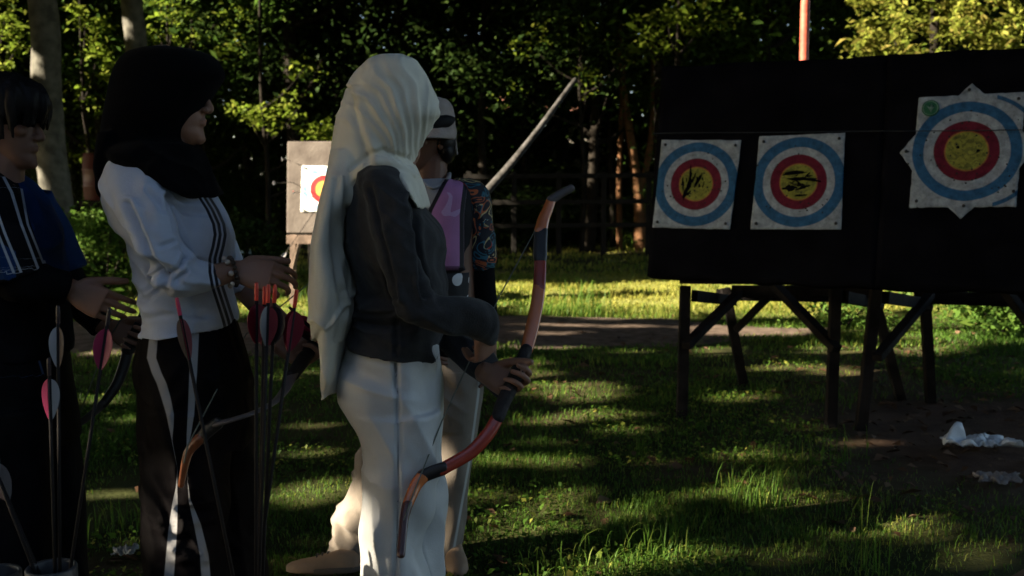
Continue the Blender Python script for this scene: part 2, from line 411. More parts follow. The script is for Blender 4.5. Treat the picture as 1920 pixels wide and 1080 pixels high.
# the two pale trunks on the left
def pale_trunk(u0, v0, u1, v1, Y, w, label):
    base = at(u1, v1, Y); top = at(u0, v0, Y); d = (top-base)/(top[2]-base[2])
    e = empty('tree', (base[0]-d[0]*base[2], Y, 0), label, 'tree'); o = np.array(e.location)
    hs = np.array([-.2, .4, 1., 1.8, 2.6, 3.4, 4.6, 6.2, 8.]); pts = [o+np.array([d[0]*h+.025*math.sin(h*2.1), 0, h]) for h in hs]
    rr = np.array([1.3, 1.12, 1.04, 1, .97, .95, .88, .75, .55])*w
    ps = [tube(pts, rr, 28, sub=6)]
    V, F = join(ps); nse = fbm(V*np.array([6, 6, 3.]), 4, 3); V = V+(V-np.array([1, 1, 0])*0)*0
    ctr = np.stack([np.interp(V[:, 2], hs, [p[0] for p in pts]), np.full(len(V), Y), V[:, 2]], 1); r_ = V-ctr; V = V+r_*nse[:, None]*.05
    raw('trunk', (V, F), bark_pale, e)
    lim = []
    for a, h, q in ((.4, 5.2, 2.2), (2.4, 5.8, 2.4), (4.4, 6.4, 2.), (1.3, 7.2, 1.6), (3.3, 7.4, 1.6)):
        b = o+np.array([d[0]*h, 0, h]); t = b+np.array([math.cos(a)*q, math.sin(a)*q, q*.8]); lim.append(tube([b, (b+t)/2+[0, 0, -.15], t], [.1, .07, .03], 8))
    raw('limb', lim, bark_pale, e)
    C = crown_points(5000, (2.6, 2.4, 1.6), 45, .5)+np.array([d[0]*8, 0, 8.3])
    link('crown', leaf_mesh('crown', C, .13), leaf_mid, e)
    return e
pale_trunk(78, 0, 108, 430, 14., .20, 'thick pale grey tree trunk beside the teenager with dark hair')
pale_trunk(246, 0, 262, 200, 16., .175, 'pale grey tree trunk rising right above the black headscarf')

# the wood behind the field: each tree by where its trunk is seen
TREES = [ # u, Y, crown, crown height, scale, trunk radius-scale, leaf, label
 (-60, 21.5, 'a', 4.6, 1.05, 1., 'd', None), (20, 23.5, 'b', 5.0, 1., .9, 'm', None), (150, 24.5, 'c', 5.1, .95, .8, 'm', 'dark thin tree between the two pale trunks'),
 (205, 21.0, 'd', 5.6, .8, .8, 'm', None), (330, 22.5, 'a', 5.2, .95, 1., 'm', None), (395, 20.5, 'b', 5.4, .85, .7, 'm', None), (470, 24., 'd', 4.8, 1., .9, 'd', None),
 (560, 21., 'c', 5.3, .95, 1.2, 'd', 'dark tree standing above the grey-brown target board'), (640, 23.5, 'a', 4.8, 1.0, .9, 'd', None), (735, 22., 'b', 5.4, 1., 1.2, 'd', 'dark tree directly above the white headscarf'),
 (845, 24.5, 'd', 4.6, 1., 1., 'd', None), (905, 20.8, 'c', 5.3, .95, .8, 'd', None), (985, 23., 'a', 5.2, .9, .9, 'd', None), (1050, 25., 'b', 4.8, 1., 1.1, 'd', None),
 (1100, 20.8, 'd', 5.9, .8, .7, 'd', 'thin dark trunk just right of the leaning grey pole tip'), (1150, 22.5, 'c', 5.6, .85, .7, 'd', None), (1230, 20., 'a', 5.4, 1., 1., 'm', 'dark leafy tree beside the left edge of the black target wall'),
 (1330, 22.5, 'b', 5., 1., 1.2, 'd', None), (1420, 20., 'd', 5.3, .95, .9, 'd', 'dark tree just left of the red post'), (1560, 23.5, 'c', 4.9, 1.05, 1., 'd', None), (1660, 21., 'a', 5., .95, .9, 'm', None),
 (1760, 24.5, 'd', 5.2, 1.1, 1., 'd', None), (1900, 22., 'c', 5.2, 1.1, 1., 'd', 'blackish tree at the top right corner of the photo'), (2010, 20., 'b', 5.0, 1.1, 1., 'd', None),
 (290, 26.5, 'c', 5.2, 1.15, 1., 'm', None), (60, 27.5, 'd', 5.2, 1.2, 1., 'd', None), (520, 27.5, 'a', 5.2, 1.2, 1., 'd', None), (800, 27.5, 'c', 5.2, 1.2, 1., 'd', None), (1000, 28., 'b', 5.2, 1.2, 1., 'd', None), (1270, 27., 'd', 5.2, 1.2, 1., 'd', None), (1480, 27., 'a', 5.2, 1.2, 1., 'd', None), (1700, 27.5, 'b', 5.2, 1.2, 1., 'd', None)]
for i, (u, Y, cr, cz, sc, ts, lf, lab) in enumerate(TREES):
    g = i % 5
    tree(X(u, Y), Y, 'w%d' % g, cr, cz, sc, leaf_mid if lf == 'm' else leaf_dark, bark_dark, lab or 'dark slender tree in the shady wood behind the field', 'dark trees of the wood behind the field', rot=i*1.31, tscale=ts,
         h=6.5, r=.11+.02*g, lean=((g-2)*.03, .01*(g-1)), limbs=6, seed=g+3)
# bright yellow-green tree over the black wall, and the warm bark of the sunlit forked trunk
Y = 17.
e = tree(X(1735, Y), Y, 'yl', None, 0, 1, leaf_yellow, bark_dark, 'yellow-green sunlit tree above the black target wall', h=5.5, r=.12, limbs=6, seed=31)
C = np.concatenate([crown_points(4600, (1.6, 1.2, 1.5), 55, .17)+np.array([0, 0, 4.2]), crown_points(1700, (.9, .9, .7), 22, .14)+np.array([.75, -.2, 4.1])])
link('crown', leaf_mesh('crown', C, .12), leaf_yellow, e)
Y = 21.
e = empty('tree', (X(1200, Y), Y, 0), 'forked orange-brown sunlit trunk left of the black target wall', 'tree'); o = np.array(e.location)
raw('trunk', [tube([o+[.0, 0, -.1], o+[-.02, 0, .8], o+[-.1, 0, 1.5], o+[-.22, 0, 2.3], o+[-.4, 0, 3.4], o+[-.5, 0, 5]], [.15, .12, .1, .09, .075, .05], 14), tube([o+[-.06, 0, 1.1], o+[.16, .1, 1.9], o+[.25, .1, 3], o+[.2, .1, 4.6]], [.08, .07, .06, .04], 12), tube([o+[-.4, .2, -.1], o+[-.42, .2, 1.6], o+[-.35, .2, 3.8]], [.07, .06, .045], 10)], bark_orange, e)
c = link('crown', crowns['b'], None, e); c.location = (-.3, 0, 6.3); c.scale = (.8, .8, .6); c.material_slots[0].link = 'OBJECT'; c.material_slots[0].material = leaf_dark

# far wood that reads as one mass
n = 150000
P = np.stack([rng.uniform(-28, 28, n), rng.uniform(29, 42, n), 13*rng.uniform(.0, 1, n)**1.3], 1)
keep = fbm(P*np.array([.45, .45, .5]), 12, 3) > -.9
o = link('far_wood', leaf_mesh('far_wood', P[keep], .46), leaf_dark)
tag(o, 'dense dark mass of foliage filling the depth of the wood', 'wood', None, 'stuff')

# shrubs
def shrub(x, y, rad, n, sz, m, label, group=None, seed=0, cr=.16):
    e = empty('shrub', (x, y, 0), label, 'shrub', group)
    C = crown_points(n, rad, 30, cr)+np.array([0, 0, rad[2]*.85]); C = C[C[:, 2] > .01]
    link('foliage', leaf_mesh('foliage', C, sz), m, e)
    g = np.random.default_rng(seed); st = []
    for k in range(7):
        a = g.uniform(0, 6.28); st.append(tube([[0, 0, -.05], [math.cos(a)*rad[0]*.3, math.sin(a)*rad[1]*.3, rad[2]*.6], [math.cos(a)*rad[0]*.7, math.sin(a)*rad[1]*.7, rad[2]*1.3]], [.018, .012, .005], 6))
    V, F = join(st); link('stem', mesh_of('stem', V, F), bark_dark, e)
    return e
shrub(X(195, 12.6), 12.6, (.62, .5, .62), 3800, .075, leaf_mid, 'leafy shrub at the foot of the pale trunk, behind the teenager', seed=1)
shrub(X(120, 13.4), 13.4, (.5, .5, .45), 2600, .075, leaf_mid, 'low dark shrub hugging the base of the thick pale trunk', seed=2)
shrub(X(455, 14.5), 14.5, (.75, .5, .5), 2600, .08, leaf_dark, 'dark low shrub seen between the two headscarf wearers', seed=3)
shrub(X(1885, 9.3), 9.3, (.72, .5, .42), 3800, .07, leaf_mid, 'sunlit green shrub under the right end of the black target wall', seed=4)
shrub(X(1800, 11.2), 11.2, (.6, .45, .36), 2200, .07, leaf_mid, 'bright low bush seen between the trestle legs on the right', seed=5)
shrub(X(1585, 9.6), 9.6, (.35, .3, .16), 900, .055, leaf_mid, 'small weedy bush beneath the middle of the black target wall', seed=6)
for i, (u, Y, a) in enumerate([(-40, 20, 1.2), (60, 24, 1.3), (330, 21, 1.1), (430, 22, 1.0), (560, 23, 1.2), (680, 22, 1.2), (880, 21.5, 1.), (960, 23, 1.3), (1060, 24, 1.2), (1130, 24.5, 1.1), (1260, 22, 1.), (1350, 20.5, 1.2), (1480, 23, 1.3), (1640, 22, 1.2), (1780, 22, 1.2), (1930, 20, 1.3), (780, 25, 1.3), (200, 25, 1.3)]):
    e = empty('shrub', (X(u, Y), Y, 0), 'dark undergrowth bush at the edge of the wood', 'shrub', 'undergrowth bushes along the wood')
    c = link('foliage', crowns['abcd'[i % 4]], None, e); c.location.z = .75*a; c.scale = (.62*a, .5*a, .26*a); c.rotation_euler.z = i*2.1
    c.material_slots[0].link = 'OBJECT'; c.material_slots[0].material = leaf_dark

# unseen trees added at the left: crowns shaped, with gaps, to throw the dappled shade
n = 620000
P = np.stack([rng.uniform(-14.8, -10.2, n), rng.uniform(-9, 28, n), 2.6+18*rng.uniform(0, 1, n)**1.25], 1)
P = P[~sun_open(P)]
uu, vv = proj(P)
vis = (P[:, 1] > .5) & (uu > -10) & (uu < 1930) & (vv > -10) & (vv < 1090)
thin = vis & (rng.uniform(size=len(P)) > .6)
P = P[~thin]
ky = [-6, 0, 6, 12, 18, 24]
lab = ['shade tree standing behind the photographer on the left', 'shade tree level with the photographer, beyond the left edge', 'shade tree beside the archers, beyond the left edge', 'shade tree left of the gravel track, beyond the left edge', 'shade tree left of the sunlit grass strip', 'shade tree joining the wood at the far left']
for i, y in enumerate(ky):
    q = P[np.abs(P[:, 1]-y+.0*P[:, 0]) <= 3.0] if 0 < i < 5 else (P[P[:, 1] < -3] if i == 0 else P[P[:, 1] > 21])
    cand = np.arange(-2.4, 2.5, .3); zz_ = np.arange(2.5, 9, .1)
    dy_ = cand[int(np.argmin([sun_open(np.stack([zz_*0-12.4, zz_*0+y+d_, zz_], -1), .2).mean() for d_ in cand]))]
    e = empty('tree', (-12.4, y+dy_, 0), lab[i], 'tree', 'shade trees left of the field')
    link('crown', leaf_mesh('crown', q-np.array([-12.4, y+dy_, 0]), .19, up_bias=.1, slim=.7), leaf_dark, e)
    ps = [q_ for k_, q_ in enumerate(trunk_pieces(9, .2, (0, 0), 8, 60+i, .3, 3.)) if k_ == 0 or sun_open(q_[0]+np.array(e.location)).mean() < .03]
    V, F = join(ps); link('trunk', mesh_of('trunk', V, F), bark_dark, e)

# tall trees added deep in the wood: an unseen leaf roof that darkens it
n = 130000
P = np.stack([rng.uniform(-32, 34, n), rng.uniform(16.5, 44, n), rng.uniform(9.6, 12.5, n)], 1); P = P[~sun_open(P)]
st_ = np.array([[-17., 31.], [-5., 33.], [6., 31.5], [18., 33.]]); own = np.abs(P[:, None, 0]-st_[None, :, 0]).argmin(1)
for i, (x, y) in enumerate(st_):
    e = empty('tree', (x, y, 0), 'tall tree deep inside the wood, its high crown closing the roof of leaves', 'tree', 'tall trees deep in the wood')
    link('crown', leaf_mesh('crown', P[own == i]-np.array([x, y, 0]), .42, up_bias=.9, slim=.6), leaf_dark, e)
    V, F = join(trunk_pieces(11, .26, (0, 0), 9, 120+i, .6, 5.)); link('trunk', mesh_of('trunk', V, F), bark_dark, e)
# sunlit young trees at the front of the wood
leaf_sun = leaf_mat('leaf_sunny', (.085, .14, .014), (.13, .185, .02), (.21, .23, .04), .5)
def young(u, Y, clumps, label, sz=.11, m=leaf_sun):
    o = np.array([X(u, Y), Y, 0.]); e = empty('tree', o, label, 'tree'); C = []; ps = [tube([o+[0, 0, -.1], o+[.05, 0, 1.5], o+[-.05, .05, 3.2], o+[0, 0, 5.5]], [.055, .045, .035, .02], 8)]
    for (cu, cv, ru, rv, n) in clumps:
        c = at(cu, cv, Y); k = Y/FPX; d = crown_points(n, (ru*k, .45, rv*k), max(6, n//45), .16); C.append(c+d)
        z0 = max(.6, c[2]-.7); ps.append(tube([o+[0, 0, z0], (o+[0, 0, z0]+c)/2+[0, 0, -.08], c], [.022, .016, .006], 6))
    C = np.concatenate(C); link('crown', leaf_mesh('crown', C-o, sz), m, e); raw('trunk', ps, bark_dark, e)
for u, Y, cl, lb, sz in YOUNG: young(u, Y, cl, lb, sz)

# unseen crowns added overhead, behind and at the right to cut the skylight
n = 200000
P = np.stack([rng.uniform(-10, 11, n), rng.uniform(-1.5, 18, n), rng.uniform(6.6, 9.5, n)], 1)
P = P[(P[:, 2] > 2.1+.215*np.maximum(P[:, 1], 0)+.9) & (fbm(P*.55, 17, 2) > -.62)]
P = P[~sun_open(P)]
st_ = np.array([[-16.2, 3.], [-16.4, 11.], [9.5, 4.5], [10.4, 12.]]); own = ((P[:, None, :2]-st_[None])**2).sum(2).argmin(1)
n = 90000; B_ = np.stack([rng.uniform(-11, 12, n), rng.uniform(-9, -5.5, n), rng.uniform(.4, 9, n)], 1); B_ = B_[fbm(B_*.5, 19, 2) > -.45]; B_ = B_[~sun_open(B_)]
C_ = np.stack([rng.uniform(11, 14, n), rng.uniform(-8, 22, n), rng.uniform(.3, 9, n)], 1); C_ = C_[(fbm(C_*.4, 23, 2) > -.25)]; C_ = C_[C_[:, 1] < 1.5]
P = np.concatenate([P, B_, C_]); own = ((P[:, None, :2]-np.array([[-7, 3.], [-7, 11.], [9.5, 4.5], [10.4, 12.]])[None])**2).sum(2).argmin(1)
lab = ['spreading shade tree left of the photographer, crown over the archers', 'spreading shade tree left of the track, crown over the field', 'spreading shade tree right of the target wall, crown over the photographer', 'spreading shade tree far right behind the target wall']
for i, (x, y) in enumerate(st_):
    e = empty('tree', (x, y, 0), lab[i], 'tree', 'spreading trees over the field')
    link('crown', leaf_mesh('crown', P[own == i]-np.array([x, y, 0]), .20, up_bias=.9, slim=.6), leaf_dark, e)
    V, F = join([q_ for k_, q_ in enumerate(trunk_pieces(8, .22, (0, 0), 9, 80+i, .55, 4.)) if k_ == 0 or sun_open(q_[0]+np.array(e.location)).mean() < .03]); link('trunk', mesh_of('trunk', V, F), bark_dark, e)

# ------------------------------------------------------------------ ground
def soil_amount(Pg):
    """bare earth: 0 grass .. 1 earth"""
    u, v = proj(Pg); x, y = Pg[:, 0], Pg[:, 1]
    n = fbm(np.stack([x*.9, y*.9, x*0], -1), 21, 4)
    a = np.exp(-(((x-3.1)/1.5)**2+((y-5.4)/1.7)**2)*.8)*1.35
    a = np.maximum(a, np.exp(-(((x-.95)/.35)**2+((y-4.75)/.25)**2))*.9)
    a = np.maximum(a, np.exp(-(((x-.8)/.9)**2+((y-7.)/.8)**2))*.55)
    a = np.maximum(a, np.exp(-(((x+1.45)/.25)**2+((y-3.55)/.12)**2))*.9)
    a = np.maximum(a, np.where((y > 16.5), .35, 0)*np.clip((y-16.5)/8, 0, 1)*2)
    return np.clip(a+n*.30-.08, 0, 1)
def track_center(x): return 9.35+.05*x+.12*np.sin(x*.8)
def track_amount(Pg):
    x, y = Pg[:, 0], Pg[:, 1]; hw = .92+.16*fbm(np.stack([x*1.3, y*.4, x*0], -1), 33, 3)
    hw = hw*np.clip((3.0-x)/2.0, 0, 1)
    return (hw-np.abs(y-track_center(x)))
xs = np.concatenate([[-900, -300, -120, -60, -35, -22], np.arange(-15, 15.01, .16), [22, 35, 60, 120, 300, 900]]); ys = np.concatenate([[-900, -300, -100, -40, -15, -5], np.arange(0, 30.01, .16), [36, 50, 90, 200, 500, 1200]])
GX, GY = np.meshgrid(xs, ys); G = np.stack([GX.ravel(), GY.ravel(), np.zeros(GX.size)], -1)
fade = np.exp(-(G[:, 0]/30)**2-(G[:, 1]/45)**2)
def ground_z(P2): return .022*fbm(np.stack([P2[:, 0]*.8, P2[:, 1]*.8, P2[:, 0]*0], -1), 5, 3)
G[:, 2] = ground_z(G)*fade-.02
nx = len(xs); F = []
idx = np.arange(len(ys)*nx).reshape(len(ys), nx)
F = np.stack([idx[:-1, :-1], idx[:-1, 1:], idx[1:, 1:], idx[1:, :-1]], -1).reshape(-1, 4)
gm = mesh_of('ground', G, F.tolist())
a = gm.attributes.new('soil', 'FLOAT', 'POINT'); a.data.foreach_set('value', soil_amount(G).astype(np.float32))
g_mat = mat('turf', (.018, .024, .006), .95, .1, 0, 3.2, .9, 70, col2=(.045, .05, .014), det=8)
earth = N(g_mat, 'ShaderNodeTexNoise'); earth.inputs['Scale'].default_value = 9; earth.inputs['Detail'].default_value = 9; earth.inputs['Roughness'].default_value = .7
g_mat.node_tree.links.new(g_mat.node_tree.nodes['Texture Coordinate'].outputs['Object'], earth.inputs['Vector'])
er = N(g_mat, 'ShaderNodeValToRGB'); g_mat.node_tree.links.new(earth.outputs['Fac'], er.inputs[0]); er.color_ramp.elements[0].color = (.03, .017, .012, 1); er.color_ramp.elements[1].color = (.085, .052, .036, 1); er.color_ramp.elements[0].position = .3; er.color_ramp.elements[1].position = .7
a = gm.attributes.new('dry', 'FLOAT', 'POINT'); a.data.foreach_set('value', (np.clip((G[:, 1]-10.2)/1., 0, 1)*np.clip((16.5-G[:, 1])/2, 0, 1)).astype(np.float32))  # sunlight of the far strip painted into the turf as paler yellow
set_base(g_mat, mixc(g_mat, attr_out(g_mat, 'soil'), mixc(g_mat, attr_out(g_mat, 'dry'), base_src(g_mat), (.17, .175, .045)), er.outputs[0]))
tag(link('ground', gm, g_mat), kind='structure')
# the gravel track crossing the field
tx = np.linspace(-16, 3.05, 240); rows = []
for s in np.linspace(-1, 1, 15):
    hw = (.95+.20*fbm(np.stack([tx*1.3, np.full(240, 4.+np.sign(s)*3), tx*0], -1), 33, 4))*np.clip((3.1-tx)/2.0, 0.02, 1)**.7
    y = track_center(tx)+s*hw; p = np.stack([tx, y, 0*tx], -1); p[:, 2] = ground_z(p)-.02+.010*(1-s*s)+.004; rows.append(p)
V = np.concatenate(rows); idx = np.arange(15*240).reshape(15, 240)
tm = mesh_of('track', V, np.stack([idx[:-1, :-1], idx[:-1, 1:], idx[1:, 1:], idx[1:, :-1]], -1).reshape(-1, 4).tolist())
t_mat = mat('gravel', (.055, .040, .031), .95, .1, 0, 9, .9, 70, col2=(.12, .09, .072), det=9)
tag(link('track', tm, t_mat), kind='structure')

# grass: blades
def blades(P, h, wd, lean=.5, seed=0, cluster=None):
    n = len(P); g = np.random.default_rng(seed); a = g.uniform(0, 2*math.pi, n); d = np.stack([np.cos(a), np.sin(a), 0*a], -1)
    s = np.stack([-np.sin(a), np.cos(a), 0*a], -1)*(np.asarray(wd)/2)[:, None] if np.ndim(wd) else np.stack([-np.sin(a), np.cos(a), 0*a], -1)*wd/2
    ln = (g.uniform(.15, 1, n)*lean)[:, None]*d; h = np.asarray(h)[:, None]; z = np.array([0, 0, 1.])
    mid = P+(ln*.35+z*.62)*h; tip = P+(ln*1.05+z*.98*np.clip(1-.25*np.linalg.norm(ln, axis=1)[:, None], .3, 1))*h
    V = np.stack([P-s, P+s, mid+s*.75, mid-s*.75, tip], 1).reshape(-1, 3)
    b = np.arange(n)[:, None]*5
    quad = (b+np.array([0, 1, 2, 3])); tri = (b+np.array([3, 2, 4]))
    return V, quad, tri
def blade_mesh(name, V, quad, tri, rnd):
    n = len(quad); me = bpy.data.meshes.new(name); me.vertices.add(len(V)); me.vertices.foreach_set('co', V.ravel())
    li = np.concatenate([quad.ravel(), tri.ravel()]).astype(np.int32); me.loops.add(len(li)); me.loops.foreach_set('vertex_index', li)
    me.polygons.add(2*n); st = np.concatenate([np.arange(n)*4, 4*n+np.arange(n)*3]).astype(np.int32); me.polygons.foreach_set('loop_start', st); me.update(calc_edges=True)
    a = me.attributes.new('rnd', 'FLOAT', 'POINT'); a.data.foreach_set('value', np.repeat(rnd, 5).astype(np.float32))
    return me
grass_m = leaf_mat('grass_blade', (.030, .068, .010), (.064, .132, .018), (.25, .24, .05), .5, .5)
Pl = []; Hl = []; Wl = []
for (y0, y1, dens, wd, h0) in ((1.6, 3.4, 900, .006, .045), (3.4, 5.2, 7600, .0042, .027), (5.2, 7.5, 4300, .006, .030), (7.5, 11, 2000, .009, .036), (11, 15.5, 1100, .014, .045), (15.5, 27, 200, .022, .06)):
    hw = .56*y1+.6; n = int(dens*(y1-y0)*2*hw*.8); p = np.stack([rng.uniform(-hw, hw, n), rng.uniform(y0, y1, n), np.zeros(n)], -1)
    p = p[np.abs(p[:, 0]) < .54*p[:, 1]+.5]
    so = soil_amount(p); tr = track_amount(p)
    patch = fbm(np.stack([p[:, 0]*1.7, p[:, 1]*1.7, p[:, 0]*0], -1), 41, 3)
    keep = (rng.uniform(size=len(p)) > so*1.15) & (tr < .03*rng.normal(size=len(p))) & (rng.uniform(size=len(p)) < .72+.5*patch)
    p = p[keep]; patch = patch[keep]; p[:, 2] = ground_z(p)-.022
    edge = np.exp(-((p[:, 1]-track_center(p[:, 0])-1.15)/.22)**2)*(p[:, 0] < 2.6)      # longer grass along the far edge of the track
    h = h0*rng.uniform(.5, 1.35, len(p))*(1+1.1*np.clip(patch, 0, 1)**1.5)*(1+1.9*edge*np.clip(.6+fbm(np.stack([p[:, 0]*2, p[:, 0]*0, p[:, 0]*0], -1), 8, 2), 0, 1.6))
    Pl.append(p); Hl.append(h); Wl.append(np.full(len(p), wd))
P = np.concatenate(Pl); H = np.concatenate(Hl); W = np.concatenate(Wl)
V, q, t = blades(P, H, W, 1.0, 3)
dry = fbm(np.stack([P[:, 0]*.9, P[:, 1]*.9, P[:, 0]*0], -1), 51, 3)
far = np.clip((P[:, 1]-9.5)/2, 0, 1)*.48  # far blades coloured paler and yellower to carry the strip's sunlight
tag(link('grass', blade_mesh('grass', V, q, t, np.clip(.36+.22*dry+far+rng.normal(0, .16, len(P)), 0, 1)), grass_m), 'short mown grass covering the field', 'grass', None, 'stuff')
print('grass blades', len(P))
# low broad-leaved weeds creeping through the turf, and brown fallen leaves
n = 34000; p = np.stack([rng.uniform(-3.4, 3.6, n), 3.3+4.7*rng.uniform(0, 1, n)**1.3, np.zeros(n)], -1); p = p[np.abs(p[:, 0]) < .54*p[:, 1]+.3]
wn = fbm(np.stack([p[:, 0]*1.4+7, p[:, 1]*1.4, p[:, 0]*0], -1), 47, 3); p = p[(wn > .28) & (soil_amount(p) < .55)]; p[:, 2] = ground_z(p)+rng.uniform(-.01, .028, len(p))
tag(link('ground_cover', leaf_mesh('ground_cover', p, .020, up_bias=.7, slim=.6, droop=0), grass_m), 'low broad-leaved weeds creeping through the turf', 'weeds', None, 'stuff')
n = 5200; p = np.stack([rng.uniform(-3.4, 5, n), 3.3+8*rng.uniform(0, 1, n)**1.4, np.zeros(n)], -1); p = p[np.abs(p[:, 0]) < .54*p[:, 1]+.3]
p = p[rng.uniform(size=len(p)) < .10+.9*soil_amount(p)]; p[:, 2] = ground_z(p)+rng.uniform(-.012, .006, len(p))
tag(link('leaf_litter', leaf_mesh('leaf_litter', p, .06, up_bias=2.2, slim=.5, droop=0), leaf_mat('fallen_leaf', (.05, .026, .014), (.09, .05, .028), (.17, .11, .07), .1, .7)), 'brown fallen leaves scattered over turf and bare earth', 'leaf litter', None, 'stuff')
def clump(u, v, n, h, spread, wd, label, seed, lean=.8):
    c = ground(u, v); g = np.random.default_rng(seed); e = empty('grass_clump', (c[0], c[1], 0), label, 'grass clump', 'tall grass clumps in the field')
    p = np.stack([g.normal(0, spread, n), g.normal(0, spread*.7, n), np.full(n, -.02)], -1)
    hh = h*g.uniform(.3, 1., n); V = []; q = []; t = []
    # long arching blades of three pieces
    a = g.uniform(0, 6.28, n); d = np.stack([np.cos(a), np.sin(a), 0*a], -1); s = np.stack([-np.sin(a), np.cos(a), 0*a], -1); ln = g.uniform(.1, 1, n)*lean
    VV = []; FF = []
    for i in range(n):
        k = len(VV)*1; b = len(VV)
        for j, (f, zz, ww) in enumerate(((0, 0, 1), (.12, .38, .95), (.38, .72, .75), (.75, .92, .45))):
            c0 = p[i]+d[i]*ln[i]*f*hh[i]+np.array([0, 0, zz*hh[i]*(1-.2*ln[i]*f)]); VV += [c0-s[i]*wd*ww*.36, c0+s[i]*wd*ww*.36]
        VV.append(p[i]+d[i]*ln[i]*1.15*hh[i]+np.array([0, 0, hh[i]*(1-.35*ln[i])]))
        FF += [(b, b+1, b+3, b+2), (b+2, b+3, b+5, b+4), (b+4, b+5, b+7, b+6), (b+6, b+7, b+8)]
    me = mesh_of('blade', np.array(VV), FF); at_ = me.attributes.new('rnd', 'FLOAT', 'POINT'); at_.data.foreach_set('value', np.clip(np.repeat(g.normal(.45, .15, n), 9), 0, 1).astype(np.float32))
    link('blade', me, grass_m, e); return e
clump(1420, 945, 90, .26, .10, .006, 'arching tall grass clump in the sun patch near the middle right', 1)
clump(1612, 1062, 34, .34, .05, .005, 'tall thin upright grass stems at the bottom right', 2, .35)
clump(1225, 1010, 80, .17, .11, .007, 'leafy weed clump in the sun at the bottom centre', 3)
clump(1095, 584, 60, .42, .13, .014, 'dark spiky grass clump on the far edge of the gravel track', 4)
clump(1010, 590, 40, .28, .10, .012, 'grass clump at the track edge behind the bow upper limb', 5)
clump(1190, 466, 70, .6, .22, .02, 'sunlit grass clump at the foot of the wood beside the black wall', 6)
clump(1050, 745, 80, .16, .16, .007, 'sunlit grass clump right of the hand gripping the front bow', 7)
clump(1520, 860, 60, .2, .12, .006, 'shaded grass clump below the middle trestle leg', 8)
clump(1205, 850, 14, .26, .03, .004, 'few thin grass stems left of the trestle leg', 9, .4)
clump(565, 566, 30, .35, .12, .012, 'grass clump beside the foot of the grey-brown board', 10)
clump(1110, 1068, 90, .12, .13, .007, 'low weed clump at the bottom edge of the field', 11)
clump(1850, 1000, 60, .12, .11, .006, 'low grass clump by the bare earth at the bottom right', 12)
clump(200, 985, 60, .14, .1, .006, 'green grass clump between the teenager and the black trousers', 13)
# ------------------------------------------------------------------ black target wall: leaning boards on trestles
cloth_black = mat('black_cloth', (.0045, .0045, .006), .95, .02, .3, 5, .25, 120)
wood_dark = mat('weathered_dark_wood', (.012, .0105, .010), .85, .06, .5, 8, .5, 40)
TH = R(25); ux = np.array([math.cos(TH), -math.sin(TH), 0]); nrm = np.array([-math.sin(TH), -math.cos(TH), 0])   # along the wall, out of its face
LEAN = R(11)
up_b = np.array([0, 0, 1])*math.cos(LEAN)-nrm*math.sin(LEAN); n_b = nrm*math.cos(LEAN)+np.array([0, 0, 1])*math.sin(LEAN)
B0 = at(1213, 521, 5.86)                       # lower left front corner of the wall
def on_board(s, h, d=0.): return B0+ux*s+up_b*h+n_b*d
def board_coords(u, v):
    """where the sight line of a photo pixel meets the board face"""
    o = np.array([0, 0, CZ]); r = at(u, v, 1.)-o; t = ((B0-o)@n_b)/(r@n_b); p = o+r*t-B0
    return p@ux, p@up_b
M_b = np.stack([ux, n_b, up_b], 1)
def board(s0, s1, h1, label, seed):
    c = on_board((s0+s1)/2, 0, -.06); e = empty('target_board', c, label, 'target board', 'black cloth target boards on trestles')
    # cloth wrapped panel: slightly uneven front and hem
    ns, nh = 40, 40; Vv = []; F = []
    ss = np.linspace(s0, s1, ns); hh = np.linspace(0, h1, nh)
    for d0 in (0, -.12):
        for h in hh:
            for s in ss:
                q = np.array([[s*3+seed, h*3, d0]]); wv = fbm(q, 60+seed, 3)[0]
                hem = .010*vnoise(np.array([[s*14, seed, 0]]), 61)[0] if h == 0 else 0
                Vv.append(on_board(s, h+hem+(.006*vnoise(np.array([[s*5, 2, seed]]), 3)[0] if h == h1 else 0), d0+(.008*wv if d0 == 0 else 0)))
    idx = np.arange(2*ns*nh).reshape(2, nh, ns)
    for j in range(nh-1):
        for i in range(ns-1):
            F.append((idx[0, j, i], idx[0, j, i+1], idx[0, j+1, i+1], idx[0, j+1, i])); F.append((idx[1, j, i+1], idx[1, j, i], idx[1, j+1, i], idx[1, j+1, i+1]))
    for i in range(ns-1):
        F.append((idx[1, 0, i], idx[1, 0, i+1], idx[0, 0, i+1], idx[0, 0, i])); F.append((idx[0, -1, i], idx[0, -1, i+1], idx[1, -1, i+1], idx[1, -1, i]))
    for j in range(nh-1):
        F.append((idx[0, j, 0], idx[0, j+1, 0], idx[1, j+1, 0], idx[1, j, 0])); F.append((idx[1, j, -1], idx[1, j+1, -1], idx[0, j+1, -1], idx[0, j, -1]))
    raw('cloth_cover', (np.array(Vv), [tuple(int(k) for k in f) for f in F]), cloth_black, e)
    for s in (s0+.12, s1-.12): raw('back_brace', [bar(on_board(s, .03, -.15), on_board(s, h1-.05, -.15), .05, .05, up=n_b)], wood_dark, e, smooth=False)
    return e
S1 = board_coords(1641, 527)[0]; SW = 1.26
HB = board_coords(1512, 112)[1]
board(0, S1-.001, HB, 'left black cloth target board holding the two square target faces', 1)
board(S1+.001, S1+SW, HB+.005, 'right black cloth target board holding the star shaped target', 2)

